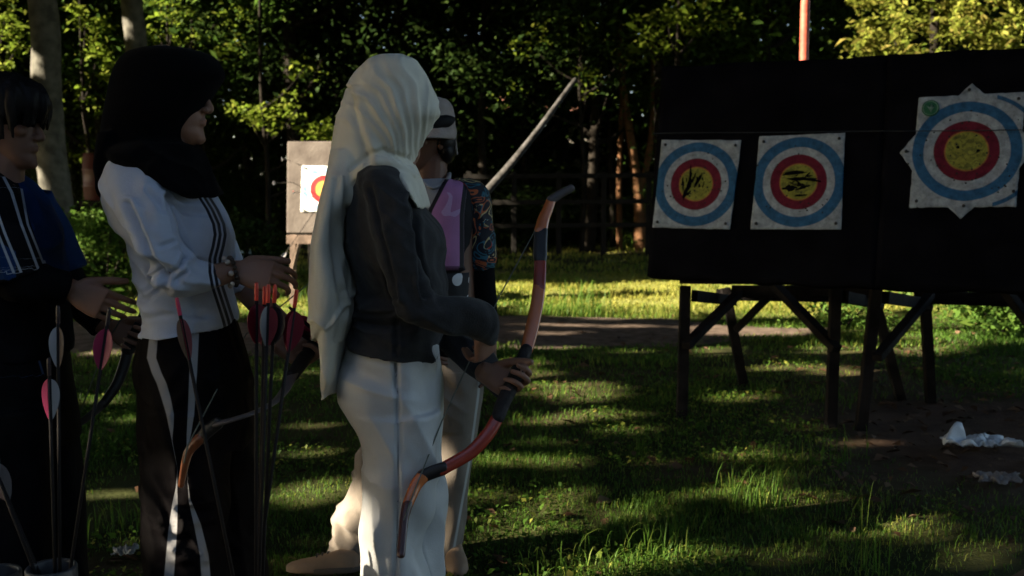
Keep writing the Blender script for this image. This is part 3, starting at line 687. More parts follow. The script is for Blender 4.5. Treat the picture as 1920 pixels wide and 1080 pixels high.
def leg_bar(p, q, w=.062, h=.05): return bar(p, q, w, h, up=(0, -1, .01))
def trestle(name_label, fl, fr, rl, rr, seed):
    """fl.. = (foot point, head point) of front left, front right, rear left, rear right leg"""
    e = empty('trestle', (fl[0]+fr[0]+rl[0]+rr[0])/4*np.array([1, 1, 0]), name_label, 'trestle', 'dark wooden trestles under the target wall')
    for f, h in (fl, fr, rl, rr):
        raw('leg', leg_bar(f-[0, 0, .05], h), wood_dark, e, smooth=False, bevel=.005)
    top = [fl[1], fr[1], rl[1], rr[1]]
    def lerp(l, t): return l[0]+(l[1]-l[0])*t
    o = np.array([0, -.055, 0]); e2 = 0
    raw('front_rail', bar(fl[1]-ux*.03+[0, .03, .045], fr[1]+ux*.03+[0, .03, .045], .05, .07), wood_dark, e, smooth=False, bevel=.004)
    raw('rear_rail', bar(rl[1]+[-.05, .05, -.05], rr[1]+[.1, .05, -.05], .045, .075), wood_dark, e, smooth=False, bevel=.004)
    for a, b in ((fl, rl), (fr, rr)):
        raw('side_rail', bar(a[1]+[.055, 0, -.06], lerp(b, .86)+[.055, .06, 0], .04, .07), wood_dark, e, smooth=False, bevel=.004)
    return e, lerp
def gp(u, v): return ground(u, v)
def head(u, v, Y): return at(u, v, Y)
zt = B0[2]-.055
A = (gp(1278, 780), at(1285, 536, 6.02)); A2 = (gp(1558, 792), at(1567, 538, 5.80)); A3 = (gp(1397, 722), at(1360, 540, 6.80)); A4 = (gp(1690, 738), at(1636, 545, 6.60))
e1, lerp = trestle('left dark wooden trestle under the two square target faces', A, A2, A3, A4, 1)
raw('brace', [bar(lerp(A, .55)+[.0, -.07, 0], at(1390, 545, 6.45), .055, .045)], wood_dark, e1, smooth=False, bevel=.004)
raw('brace', [bar(lerp(A3, .58)+[0, -.06, 0], at(1462, 535, 6.55), .05, .045)], wood_dark, e1, smooth=False, bevel=.004)
raw('brace', [bar(lerp(A2, .55)+[0, -.06, 0], at(1448, 530, 6.3), .06, .045)], wood_dark, e1, smooth=False, bevel=.004)
raw('cross_rail', [bar(at(1372, 546, 6.45), at(1640, 548, 6.2), .05, .075)], wood_dark, e1, smooth=False, bevel=.004)
C1 = (gp(1614, 797), at(1643, 538, 5.66)); C2 = (gp(2010, 835), at(1990, 555, 5.25)); C3 = (gp(1746, 744), at(1734, 545, 6.45)); C4 = (gp(2060, 760), at(2040, 555, 6.1))
e2, _ = trestle('right dark wooden trestle under the star shaped target', C1, C2, C3, C4, 2)
raw('brace', [bar(lerp(C1, .50)+[.03, -.05, 0], at(1745, 552, 6.3), .055, .045)], wood_dark, e2, smooth=False, bevel=.004)
raw('brace', [bar(at(1884, 542, 5.6), at(1975, 668, 5.32), .06, .045)], wood_dark, e2, smooth=False, bevel=.004)
raw('cross_rail', [bar(at(1730, 556, 6.38), at(2020, 556, 6.05), .045, .055)], wood_dark, e2, smooth=False, bevel=.004)

# ------------------------------------------------------------------ paper faces
def face_mat(name, radii, seed, holes=0., extra_arc=False, warm=False, dirt=.8):
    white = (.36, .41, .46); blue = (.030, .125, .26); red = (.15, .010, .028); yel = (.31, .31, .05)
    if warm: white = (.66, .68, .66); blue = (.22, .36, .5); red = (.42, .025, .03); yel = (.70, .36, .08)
    m = mat(name, white, .75, .2, .1, 14, .35, 35); L = m.node_tree.links.new
    tc = m.node_tree.nodes['Texture Coordinate']
    nz = N(m, 'ShaderNodeTexNoise'); nz.inputs['Scale'].default_value = 9; nz.inputs['Detail'].default_value = 4
    L(tc.outputs['Object'], nz.inputs['Vector'])
    r = math_node(m, 'ADD', attr_out(m, 'rad'), math_node(m, 'MULTIPLY', math_node(m, 'SUBTRACT', nz.outputs['Fac'], .5), .03))
    col = base_src(m)
    def step(x, lim):
        n = N(m, 'ShaderNodeMapRange'); L(x, n.inputs[0]); n.inputs[1].default_value = lim-.008; n.inputs[2].default_value = lim+.008; n.inputs[3].default_value = 1; n.inputs[4].default_value = 0; return n.outputs[0]
    if extra_arc:
        r2 = math_node(m, 'ABSOLUTE', math_node(m, 'SUBTRACT', attr_out(m, 'rad2'), .99)); ok = math_node(m, 'MULTIPLY', step(r2, .035), math_node(m, 'GREATER_THAN', attr_out(m, 'side'), .45))
        col = mixc(m, ok, col, tuple(c*.9 for c in blue))
    col = mixc(m, step(r, radii[3]), col, blue); col = mixc(m, step(r, radii[2]), col, base_src(m)); col = mixc(m, step(r, radii[1]), col, red)
    col = mixc(m, step(r, radii[0]+.022), col, (.42, .17, .05)); col = mixc(m, step(r, radii[0]), col, yel)
    # scuffs, stains and arrow holes
    st = N(m, 'ShaderNodeTexNoise'); st.inputs['Scale'].default_value = 26; st.inputs['Detail'].default_value = 8; st.inputs['Roughness'].default_value = .75
    mp = N(m, 'ShaderNodeMapping'); mp.inputs['Location'].default_value = (seed*3.1, seed, seed*2.); L(tc.outputs['Object'], mp.inputs[0]); L(mp.outputs[0], st.inputs['Vector'])
    cr = N(m, 'ShaderNodeValToRGB'); L(st.outputs['Fac'], cr.inputs[0]); cr.color_ramp.elements[0].position = .30; cr.color_ramp.elements[0].color = (.25, .25, .24, 1); cr.color_ramp.elements[1].position = .62; cr.color_ramp.elements[1].color = (1, 1, 1, 1)
    wr_ = N(m, 'ShaderNodeTexNoise'); wr_.inputs['Scale'].default_value = 30; wr_.inputs['Detail'].default_value = 6; wr_.inputs['Distortion'].default_value = 1.5; L(mp.outputs[0], wr_.inputs['Vector'])
    col = mixc(m, math_node(m, 'MULTIPLY', step(r, radii[0]*.95), math_node(m, 'MULTIPLY', math_node(m, 'GREATER_THAN', wr_.outputs['Fac'], .53), .0 if warm else .6)), col, (.10, .10, .03))
    mu = N(m, 'ShaderNodeMix', data_type='RGBA', blend_type='MULTIPLY'); mu.inputs[0].default_value = dirt; L(col, mu.inputs[6]); L(cr.outputs[0], mu.inputs[7]); col = mu.outputs[2]
    vo = N(m, 'ShaderNodeTexVoronoi'); vo.inputs['Scale'].default_value = 34; L(mp.outputs[0], vo.inputs['Vector'])
    n2 = N(m, 'ShaderNodeTexNoise'); n2.inputs['Scale'].default_value = 7; L(mp.outputs[0], n2.inputs['Vector'])
    hole = math_node(m, 'MULTIPLY', math_node(m, 'LESS_THAN', vo.outputs['Distance'], .17), math_node(m, 'GREATER_THAN', math_node(m, 'ADD', n2.outputs['Fac'], math_node(m, 'MULTIPLY', math_node(m, 'SUBTRACT', .75, r), .22)), .545))
    col = mixc(m, hole, col, (.02, .02, .02))
    set_base(m, col)
    return m
def face(u, v, w, h, outline, fm, label, radius, tiltdeg=0., pins=(), crease=.006, seed=0, holes=None, plane=None, kw=None):
    """a paper sheet on a board: outline in local metres"""
    on, bc = plane
    s0, h0 = bc(u, v); e = empty('paper_target', on(s0, h0, .004), label, 'paper target', 'paper archery targets on the boards')
    # triangulated sheet: polar fan so that the outline stays crisp
    pts = np.array(outline, float); k = len(pts); per = []
    for i in range(k):
        a, b = pts[i], pts[(i+1) % k]
        for t in np.linspace(0, 1, 16, endpoint=False): per.append(a+(b-a)*t)
    per = np.array(per); per = per*(1+.008*vnoise(np.stack([per[:, 0]*40, per[:, 1]*40, per[:, 0]*0+seed], -1), 5)[:, None])
    nr = 26; V = [np.zeros(2)]; F = []; m_ = len(per)
    for r in np.linspace(1/nr, 1, nr): V += list(per*r)
    V = np.array(V); rad = np.linalg.norm(V, axis=1)/radius
    for j in range(m_): F.append((0, 1+j, 1+(j+1) % m_))
    for i in range(nr-1):
        for j in range(m_):
            a = 1+i*m_; b = a+m_; jj = (j+1) % m_; F.append((a+j, b+j, b+jj, a+jj))
    q = np.stack([V[:, 0]*7, V[:, 1]*7, np.full(len(V), seed*1.3)], -1)
    z = .010+crease*(1-np.abs(fbm(q, 71+seed, 3)))+crease*.5*np.maximum(rad-.9, 0)*3*np.abs(vnoise(q*.6, 72))
    ca, sa = math.cos(R(tiltdeg)), math.sin(R(tiltdeg)); W = np.stack([V[:, 0]*ca-V[:, 1]*sa, V[:, 0]*sa+V[:, 1]*ca], -1)
    P = np.array([on(s0+a, h0+b, d) for (a, b), d in zip(W, z)]); n0 = len(P)
    Pb = np.array([on(s0+a, h0+b, d-.002) for (a, b), d in zip(W, z)])
    F2 = [tuple(n0+i for i in reversed(f)) for f in F]; a = 1+(nr-1)*m_
    F2 += [(a+j, n0+a+j, n0+a+(j+1) % m_, a+(j+1) % m_) for j in range(m_)]
    me = mesh_of('paper', np.vstack([P, Pb])-np.array(e.location), F+F2)
    for nm, val in (('rad', rad), ('rad2', np.linalg.norm(V-np.array([.05, .0]), axis=1)/radius), ('side', V[:, 0]/radius)):
        at_ = me.attributes.new(nm, 'FLOAT', 'POINT'); at_.data.foreach_set('value', np.tile(val, 2).astype(np.float32))
    link('paper', me, fm, e)
    for a, b in pins:
        a, b = W[0]+np.array([a*ca-b*sa, a*sa+b*ca]); raw('pin', [ell(on(s0+a, h0+b, .024), (.009, .009, .009), 10, 6)], pin_m, e)
    if holes:
        g = np.random.default_rng(seed); ps = []
        for (a, b, L_, wd, ang) in holes:
            n = 14; t = np.linspace(0, 2*math.pi, n, endpoint=False); rr = 1+.35*g.normal(size=n)*.6
            x = np.cos(t)*L_/2*rr; y = np.sin(t)*wd/2*rr; c_, s_ = math.cos(ang), math.sin(ang)
            rg = [np.array([on(s0+a+xx*c_-yy*s_, h0+b+xx*s_+yy*c_, .0125+crease) for xx, yy in zip(x*k_, y*k_)]) for k_ in (1.15, 1.0)]
            rg = [rg[0]-n_b*.008, rg[1]+n_b*.002]; ps.append(rings_to_piece(rg))
        raw('torn_hole', ps, cloth_black, e)
    return e
pin_m = mat('pin', (.02, .02, .022), .4, .5)
def sq(w, h, sk=0): return [(-w/2-sk, -h/2), (w/2-sk, -h/2), (w/2+sk, h/2), (-w/2+sk, h/2)]
PL = (on_board, board_coords)
pp = pxm(345, 6.0)
RADII = (.37, .58, .735, .95)
def quad_face(cn, radius_k=.5, pin_in=.022):
    """local outline from the four photo corners (tl, tr, br, bl)"""
    q = np.array([board_coords(*c) for c in cn]); c = q.mean(0); return c, [tuple(q[k]-c) for k in (3, 2, 1, 0)]
def add_quad(cn, fm, label, seed, holes):
    c, ol = quad_face(cn); P = on_board(*c); uv = proj(P); hgt = (ol[3][1]+ol[2][1]-ol[0][1]-ol[1][1])/2
    pins = [tuple(np.array(o)*.88) for o in ol]
    return face(uv[0], uv[1], 0, 0, ol, fm, label, hgt/2, 0, pins, .005, seed, holes, PL)
def rips(seed, ang):
    g = np.random.default_rng(seed); return [(g.normal(-.01, .035), g.normal(.0, .035), g.uniform(.015, .045), g.uniform(.004, .009), ang+g.normal(0, .35)) for _ in range(13)]
add_quad([(1242, 263), (1391, 264), (1370, 431), (1225, 427)], face_mat('face_paper', RADII, 1), 'left square target face with a vertical tear in its yellow centre', 1,
         rips(11, 1.45)+[(-.035, .03, .11, .018, 1.5), (-.05, -.03, .12, .018, 1.3), (.01, .02, .09, .014, 1.1), (-.075, .0, .07, .012, 1.7)])
add_quad([(1425, 257), (1585, 250), (1578, 431), (1408, 431)], face_mat('face_paper', RADII, 2), 'middle square target face with sideways tears in its yellow centre', 2,
         rips(12, .05)+[(-.03, .05, .12, .018, .1), (.04, .015, .13, .02, -.1), (-.04, -.035, .07, .026, 0), (.03, -.03, .06, .014, .3), (-.01, .015, .1, .014, 0), (.02, -.075, .08, .01, .1)])
# eight pointed star sheet
c0 = np.array(board_coords(1812, 284)); hw = (board_coords(1918, 284)[0]-board_coords(1718, 284)[0])/2; hh = (board_coords(1812, 180)[1]-board_coords(1812, 390)[1])/2
tip = (board_coords(1815, 158)[1]-board_coords(1808, 412)[1])/2; tw = hw*1.24
ks = tip-hh; kx = tw-hw
star = [(-hw, -hh), (-ks*1.0, -hh), (0, -tip), (ks*1.0, -hh), (hw, -hh), (hw, -hh*.33), (tw, 0), (hw, hh*.33), (hw, hh), (ks, hh), (0, tip), (-ks, hh), (-hw, hh), (-hw, hh*.33), (-tw*1.03, 0), (-hw, -hh*.33)]
star = [(x+ y*.035, y+x*.02) for x, y in star]
sf = face(1812, 284, 0, 0, star, face_mat('face_paper', (.34, .535, .70, .885), 3, extra_arc=True), 'large eight pointed star target face with a small green emblem', hh, 0,
     [(-hw*.9, -hh*.9), (hw*.9, -hh*.72), (hw*.92, hh*.9), (0.0, -hh*.98), (-tw*.93, 0), (0, tip*.9)], .006, 3, [(.055, .0, .02, .014, .4), (-.04, .02, .014, .012, 0)], PL)
s_, h_ = board_coords(1745, 205); green = mat('emblem_green', (.02, .13, .06), .6); mint = mat('emblem_pale', (.16, .27, .21), .6)
def disc(on, s, h, r, d, n=28): return rings_to_piece([np.array([on(s+math.cos(t)*q, h+math.sin(t)*q, dd) for t in np.linspace(0, 2*math.pi, n, endpoint=False)]) for q, dd in ((r, d-.003), (r, d), (r*.9, d+.0008))])
em = raw('emblem', [disc(on_board, s_, h_, .043, .024)], green, sf)
raw('emblem_mark', [rings_to_piece([np.array([on_board(s_+x*.043, h_+y*.043, d) for x, y in ((-.5, .35), (-.1, .05), (.1, .6), (.3, .1), (.55, .2), (.2, -.2), (.1, -.6), (-.1, -.2))]) for d in (.0250, .0268)])], mint, sf)
raw('emblem_ring', [tube([on_board(s_+math.cos(t)*.036, h_+math.sin(t)*.036, .0252) for t in np.linspace(0, 2*math.pi, 30)], [.0022]*30, 6, sub=1)], mint, sf)
# thin cord round the two boards
cord_m = mat('cord', (.03, .035, .04), .8)
s_l, h_l = -.005, board_coords(1240, 252)[1]; s_r = S1+SW; h_r = board_coords(1918, 249)[1]
cp_ = [on_board(s, np.interp(s, [s_l, s_r], [h_l, h_r]), .030+.004*math.sin(s*7)) for s in np.linspace(s_l, s_r, 14)]
cp_ = [on_board(s_l-.006, h_l, -.13)]+[on_board(s_l-.006, h_l, .02)]+cp_+[on_board(s_r+.006, h_r, .02), on_board(s_r+.006, h_r, -.13)]
c = raw('cord', [tube(cp_, [.0025]*len(cp_), 6, sub=2)], cord_m); tag(c, 'thin dark cord stretched across both black boards and the star target', 'cord')

# ------------------------------------------------------------------ far grey-brown board on its own stand
ply = mat('weathered_board', (.13, .112, .10), .9, .1, 0, 4, .4, 35, col2=(.075, .062, .055), det=9); wood_warm = mat('raw_wood', (.13, .095, .075), .85, .15, .3, 9, .4, 40)
Yb = 11.4; LB0 = at(537, 437, Yb); th2 = R(4); ux2 = np.array([math.cos(th2), -math.sin(th2), 0]); nb2 = np.array([-math.sin(th2), -math.cos(th2), 0]); l2 = R(6)
up2 = np.array([0, 0, 1])*math.cos(l2)-nb2*math.sin(l2); nn2 = nb2*math.cos(l2)+np.array([0, 0, 1])*math.sin(l2)
def on2(s, h, d=0.): return LB0+ux2*s+up2*h+nn2*d
def bc2(u, v):
    o = np.array([0, 0, CZ]); r = at(u, v, 1.)-o; t = ((LB0-o)@nn2)/(r@nn2); p = o+r*t-LB0; return p@ux2, p@up2
H2 = bc2(540, 265)[1]
e = empty('target_board', on2(.52, 0, -.05), 'grey-brown wooden target board on legs, half hidden by the white headscarf', 'target board')
M2 = np.stack([ux2, nn2, up2], 1)
raw('panel', box(on2(.53, H2/2, -.06), (.53, .06, H2/2), M2), ply, e, smooth=False, bevel=.012)
e = empty('trestle', LB0*np.array([1, 1, 0])+ux2*.5, 'raw wood trestle under the grey-brown board', 'trestle'); zb = LB0[2]
for s in (.07, .99):
    for d, dz in ((.0, 0), (-.75, 0)):
        p = on2(s, 0, 0)*np.array([1, 1, 0])-nb2*(-d)*1.0; raw('leg', bar(p+np.array([0, 0, -.08])+nb2*.06*(1 if d == 0 else -1), np.array([p[0], p[1], zb-.02])-nb2*(.04 if d == 0 else 0), .065, .055, up=(0, -1, 0)), wood_warm if d == 0 else wood_dark, e, smooth=False, bevel=.004)
raw('front_rail', bar(on2(-.0, -.07, -.03), on2(1.06, -.07, -.03), .05, .10), wood_warm, e, smooth=False, bevel=.004)
raw('rear_rail', bar(on2(0, -.04, -.12)-nb2*.66, on2(1.06, -.04, -.12)-nb2*.66, .05, .09), wood_dark, e, smooth=False, bevel=.004)
for s in (.07, .99): raw('side_rail', bar(on2(s, -.07, -.06), on2(s, -.07, -.06)-nb2*.8, .045, .08), wood_dark, e, smooth=False)
raw('brace', [bar(on2(.09, -.42, .03), on2(.16, -.12, .03), .03, .035)], wood_warm, e, smooth=False)
sc = np.array(bc2(608, 355)); q = [np.array(bc2(*c))-sc for c in ((567, 311), (649, 312), (648, 398), (564, 397))]
face(608, 355, 0, 0, [tuple(q[k]) for k in (3, 2, 1, 0)], face_mat('face_paper_far', (.36, .60, .74, .92), 4, warm=True, dirt=.2), 'far target face on the grey-brown board, half hidden by the white headscarf', .26, 0, [tuple(q[k]*.9) for k in range(4)], .004, 4, None, (on2, bc2))

# leaning grey pole, red post, distant things
pole_m = mat('weathered_pole', (.062, .06, .06), .9, .08, 0, 16, .6, 40, col2=(.022, .021, .020), det=8)
Yp = 7.6; g0 = ground(660, 345+CZ*1900/Yp); g0 = at(690, 345+CZ*FPX/Yp, Yp); g0[2] = -.25; top = at(1076, 153, Yp-.2); mid = at(908, 367, Yp-.1)
dd = (mid-top)/np.linalg.norm(mid-top); k = (top[2]+.2)/-dd[2]; foot = top+dd*k
L = 18; pts = [foot+(top-foot)*t+np.array([.012*math.sin(t*9), 0, .01*math.sin(t*14)]) for t in np.linspace(0, 1, L)]
V, F = tube(pts, np.linspace(.060, .017, L), 14, sub=2); V = V+fbm(V*14, 3, 3)[:, None]*.006
c = raw('leaning_pole', [(V, F)], pole_m); tag(c, 'grey weathered pole leaning to the right behind the person in the purple bib', 'pole')
rust = mat('rust_red_paint', (.30, .060, .035), .6, .3, .4, 14, .3, 40)
Yr = 6.48; b = at(1506, 112, Yr); r_ = .0285
c = empty('post', (b[0], Yr, .8), 'rust red post standing up behind the left black board', 'post')
raw('pole', [tube([[b[0], Yr, .80], [b[0]+.005, Yr, 1.8], [b[0], Yr, 3.6]], [r_*1.1, r_, r_], 18)], rust, c)
raw('cap', [ell((b[0], Yr, 3.62), (r_*1.2, r_*1.2, .03))], rust, c)
redm = mat('red_plastic', (.045, .004, .0035), .5, .4); Yd = 19.
b = at(187, 347, Yd); x0, z0 = b[0], 0.
e = empty('barrel', (x0, Yd, 0), 'dark red barrel standing in the wood behind the black headscarf', 'barrel')
raw('body', [rings_to_piece([np.array([[x0+math.cos(t)*r, Yd+math.sin(t)*r, z] for t in np.linspace(0, 2*math.pi, 28, endpoint=False)]) for r, z in ((.27, 1.05), (.29, 1.08), (.29, 1.3), (.305, 1.32), (.29, 1.34), (.29, 1.6), (.305, 1.62), (.29, 1.64), (.28, 1.9), (.26, 1.93))])], redm, e)
for a in (-1, 1):
    for c_ in (-1, 1): raw('leg', [box((x0+a*.24, Yd+c_*.24, .51), (.035, .035, .55))], wood_dark, e, smooth=False)
raw('stand_top', [box((x0, Yd, 1.03), (.32, .32, .03))], wood_dark, e, smooth=False)
# dark post and rail fence along the wood
fd = mat('fence_wood', (.010, .009, .008), .9, .1, .3, 9, .4, 40)
Yf = 19.6; x0, x1 = X(880, Yf), X(1215, Yf); e = empty('fence', ((x0+x1)/2, Yf, 0), 'dark post and rail fence at the foot of the wood right of the grey pole', 'fence')
for x in np.linspace(x0, x1, 5): raw('post', box((x, Yf, .75), (.05, .05, .85)), fd, e, smooth=False, bevel=.01)
for z in (.55, 1.0, 1.5): raw('rail', bar((x0-.1, Yf-.07, z), (x1+.1, Yf-.07, z+.03), .04, .09), fd, e, smooth=False, bevel=.006)
# house beyond the wood: its pink-tiled roof shows through a gap
Yh = 30.; tile = mat('roof_tiles', (.42, .20, .15), .8, .2, .25, 8, .4, 14); wallm = mat('pale_wall', (.6, .55, .48), .85, .2, .1)
b = at(968, 178, Yh); e = empty('house', (b[0], Yh+1.6, 0), 'pale house with a pinkish tiled roof glimpsed through the trees', 'house')
raw('wall', box((b[0], Yh+1.7, 1.5), (2.6, 1.3, 1.55)), wallm, e, smooth=False)
z = b[2]
raw('roof', [join([(np.array([[b[0]-3, Yh-.1, z-.5], [b[0]+3, Yh-.1, z-.5], [b[0]+2.2, Yh+1.7, z+.75], [b[0]-2.2, Yh+1.7, z+.75], [b[0]-3, Yh+3.5, z-.5], [b[0]+3, Yh+3.5, z-.5]]), [(0, 1, 2, 3), (3, 2, 5, 4), (0, 3, 4), (1, 5, 2), (0, 4, 5, 1)])])], tile, e, smooth=False)
fr = raw('window', [box((b[0]+.9, Yh+.38, 1.6), (.5, .03, .5))], wood_warm, e, smooth=False); raw('pane', [box((b[0]+.9, Yh+.345, 1.6), (.43, .008, .43))], mat('window_glass', (.02, .025, .03), .1, .5), fr, smooth=False, origin=e.location)

# crumpled white plastic on the bare earth
plast = mat('white_plastic', (.42, .46, .50), .45, .4, .1, 12)
def crumple(u, v, w, d, h, seed, label, name, m, spike=0.):
    c = ground(u, v); n = 34; g1, g2 = np.meshgrid(np.linspace(-1, 1, n), np.linspace(-1, 1, n)); P = np.stack([g1.ravel(), g2.ravel(), 0*g1.ravel()], -1)
    r = np.maximum(np.abs(P[:, 0]), np.abs(P[:, 1])); q = P*2.3+seed; ed = 1+.35*fbm(P*1.6+seed*2, 3, 2)
    Z = h*(np.abs(fbm(q, seed, 4))*1.0+.12)*(1-.35*r)+h*spike*np.exp(-((P[:, 0]+.8)**2/.015+(P[:, 1])**2/.12))
    V = np.stack([P[:, 0]*w*ed, P[:, 1]*d*ed, Z], -1)+np.array([c[0], c[1], .012]); idx = np.arange(n*n).reshape(n, n)
    F = [(int(idx[j, i]), int(idx[j, i+1]), int(idx[j+1, i+1]), int(idx[j+1, i])) for j in range(n-1) for i in range(n-1)]
    o = raw(name, (V, F), m, origin=c); s = o.modifiers.new('thick', 'SOLIDIFY'); s.thickness = .003
    return tag(o, label, name.replace('_', ' '))
crumple(1832, 838, .165, .09, .06, 4, 'crumpled white plastic sheet lying on the bare earth at the right', 'plastic_sheet', plast, 1.6)
crumple(1868, 905, .10, .06, .035, 9, 'small greyish scrap of paper in the bottom right corner area', 'paper_scrap', mat('grey_paper', (.16, .145, .14), .8))
crumple(232, 1043, .035, .03, .03, 12, 'clear crumpled plastic scrap in the grass by the teenager', 'plastic_scrap', mat('dull_plastic', (.16, .17, .17), .4, .5))
crumple(460, 486, .19, .10, .12, 15, 'pale blue-grey plastic bag on the ground behind the black headscarf wearer', 'plastic_bag', mat('pale_bag', (.30, .37, .38), .5, .4))
# ------------------------------------------------------------------ arrows and quiver tubes
def vane_mesh(length=.085, h=.022, name='vane', angle=0.):
    t = np.linspace(0, 1, 16); prof = np.sin(np.pi*np.clip(t, 0, 1)**.75)**.8*h; V = []; F = []
    ca, sa = math.cos(angle), math.sin(angle)
    for i, (a, p) in enumerate(zip(t, prof)):
        for r in (.002, .003+p):
            for s in (-.0007, .0007): V.append((ca*r-sa*s, sa*r+ca*s, -.022-a*length))
    for i in range(15):
        b = i*4; F += [(b, b+2, b+6, b+4), (b+1, b+5, b+7, b+3), (b+2, b+3, b+7, b+6)]
    return mesh_of(name, np.array(V), F, False)
shaft_me = {}
def shaft_mesh(L):
    k = round(L, 2)
    if k not in shaft_me:
        V, F = tube([[0, 0, 0], [0, 0, -L/2], [0, 0, -L]], [.0036]*3, 10, sub=1, round_ends=False); shaft_me[k] = mesh_of('shaft', V, F)
        shaft_me[k].materials.append(carbon)
    return shaft_me[k]
carbon = mat('carbon_shaft', (.012, .010, .010), .6, .15)
V_, F_ = join([tube([[0, 0, .018], [0, 0, .006], [0, 0, -.014]], [.0036, .0042, .004], 10, sub=1)]); nock_base = (V_, F_)
def nock_mesh(): 
    return mesh_of('nock', V_, F_)
V2_, F2_ = join([tube([[0, 0, 0], [0, 0, -.02], [0, 0, -.045]], [.0042, .004, .0008], 10, sub=1)])
plastic = {}
def cmat(key, col, rough=.45):
    if key not in plastic: plastic[key] = mat('vane_'+key, col, rough, .4, .15)
    return plastic[key]
VN = {}
def arrow(p, q, L, cols, nock_col, label, group, spin=0., vh=.022, vl=.085, shaft_col=None):
    p = np.array(p); q = np.array(q); d = (p-q)/np.linalg.norm(p-q)
    e = empty('arrow', p, label, 'arrow', group); e.rotation_mode = 'QUATERNION'
    e.rotation_quaternion = Vector(d).to_track_quat('Z', 'Y')@Vector((0, 0, 1)).rotation_difference(Vector((0, 0, 1)))
    s = link('shaft', shaft_mesh(L), None, e)
    n = link('nock', nock_mesh(), cmat(nock_col[0], nock_col[1]), e)
    for i, (ck, cc) in enumerate(cols):
        v = link('vane', vane_mesh(vl, vh, 'vane', spin+i*2*math.pi/3), cmat(ck, cc), e)
    link('point', mesh_of('point', V2_+np.array([0, 0, -L]), F2_), metal_m, e)
    return e
metal_m = mat('steel', (.35, .35, .36), .3, .5, .1, 20, metal=.9)
MAROON = ('maroon', (.14, .006, .018)); WHITE = ('white', (.31, .31, .34)); PINK = ('pink', (.27, .02, .07)); REDN = ('red_nock', (.60, .05, .03)); DARK = ('dark', (.03, .02, .025)); GREY = ('grey', (.16, .16, .17))
pvc = mat('grey_pvc', (.045, .045, .048), .45, .4, .15, 8)
def quiver_tube(u, vtop, Y, r, label):
    c = at(u, vtop, Y); x, y, zt = c; th = np.linspace(0, 2*math.pi, 40, endpoint=False)
    rg = [np.array([[x+math.cos(t)*q, y+math.sin(t)*q, z] for t in th]) for q, z in ((r*.9, .012), (r, .0), (r, zt*.5), (r, zt-.004), (r-.002, zt), (r-.006, zt), (r-.008, zt-.004), (r-.008, .05))]
    e = empty('quiver_tube', (x, y, 0), label, 'quiver tube', 'pipe quivers standing in front of the archers')
    raw('pipe', [rings_to_piece(rg)], pvc, e)
    raw('foot_plate', [rings_to_piece([np.array([[x+math.cos(t)*q, y+math.sin(t)*q, z] for t in th]) for q, z in ((r*1.7, -.01), (r*1.7, .012), (r*1.02, .016))])], wood_dark, e)
    return e
quiver_tube(96, 1062, 2.0, .050, 'grey plastic pipe quiver in front of the teenager')
quiver_tube(487, 1132, 2.0, .055, 'grey pipe quiver holding the maroon arrows, in front of the white sports top')
quiver_tube(-8, 1072, 2.06, .05, 'second pipe quiver cut off by the left edge of the photo')
GA = 'arrows standing in the pipe quivers'
YA = 2.0
arrow(at(109, 592, YA), at(112, 1060, YA), .78, (WHITE, WHITE, DARK), DARK, 'upright arrow with white vanes in front of the teenager', GA, .0, .0145, .083)
arrow(at(92, 690, YA-.02), at(103, 1060, YA), .70, (WHITE, ('rose', (.33, .02, .10)), DARK), DARK, 'shorter arrow with one white and one dark pink vane by the teenager', GA, .1, .016, .085)
arrow(at(203, 596, YA), at(132, 1066, YA), .80, (PINK, PINK, DARK), DARK, 'tilted arrow with bright pink vanes beside the teenager', GA, 2.2, .018, .085)
arrow(at(-40, 800, YA-.02), at(66, 1075, YA), .62, (GREY, GREY, DARK), DARK, 'dark arrow leaning in from the left edge into the pipe quiver', GA, .6)
arrow(at(-22, 850, YA+.02), at(78, 1085, YA+.02), .60, (GREY, DARK, DARK), DARK, 'second dark arrow leaning in from the left edge, just below the first', GA, .6)
arrow(at(481, 549, YA), at(480, 1040, YA-.01), .80, (MAROON, MAROON, DARK), REDN, 'leftmost of the four maroon arrows below the bracelet hand', GA, 2.0, .024, .080)
arrow(at(496, 556, YA+.015), at(486, 1040, YA+.01), .80, (MAROON, DARK, GREY), REDN, 'second maroon arrow below the bracelet hand, with one grey vane', GA, 1.1, .018, .080)
arrow(at(503, 553, YA-.015), at(487, 1040, YA-.02), .80, (MAROON, GREY, MAROON), REDN, 'third maroon arrow below the bracelet hand', GA, .4, .018, .080)
arrow(at(515, 553, YA), at(494, 1040, YA), .80, (MAROON, MAROON, DARK), REDN, 'rightmost maroon arrow of the tight bunch below the bracelet hand', GA, .1, .026, .080)
arrow(at(554, 562, YA), at(492, 1010, YA), .82, (MAROON, MAROON, MAROON), REDN, 'single maroon arrow with orange nock, tilted right of the tight bunch', GA, 3.0, .022, .085)
arrow(at(335, 577, YA), at(436, 1075, YA), .82, (MAROON, MAROON, DARK), ('pinknock', (.45, .03, .09)), 'lone arrow crossing the front of the white sports top', GA, .3, .012, .085)
GB = 'arrows stuck in the grey-brown board'
for (u, v, du, dv, lab) in ((545, 301, -16, -3, 'uppermost arrow stuck in the left edge of the grey-brown board'), (548, 341, -36, 2, 'middle arrow stuck in the left edge of the grey-brown board'), (566, 360, -16, 1, 'arrow with red fletching stuck beside the far paper face')):
    s, h = bc2(u, v); p = on2(s, h, -.05); q = at(u+du, v+dv, Yb-.75); arrow(q, p, .78, (GREY, REDN, GREY) if v == 360 else (GREY, GREY, WHITE), WHITE, lab, GB)
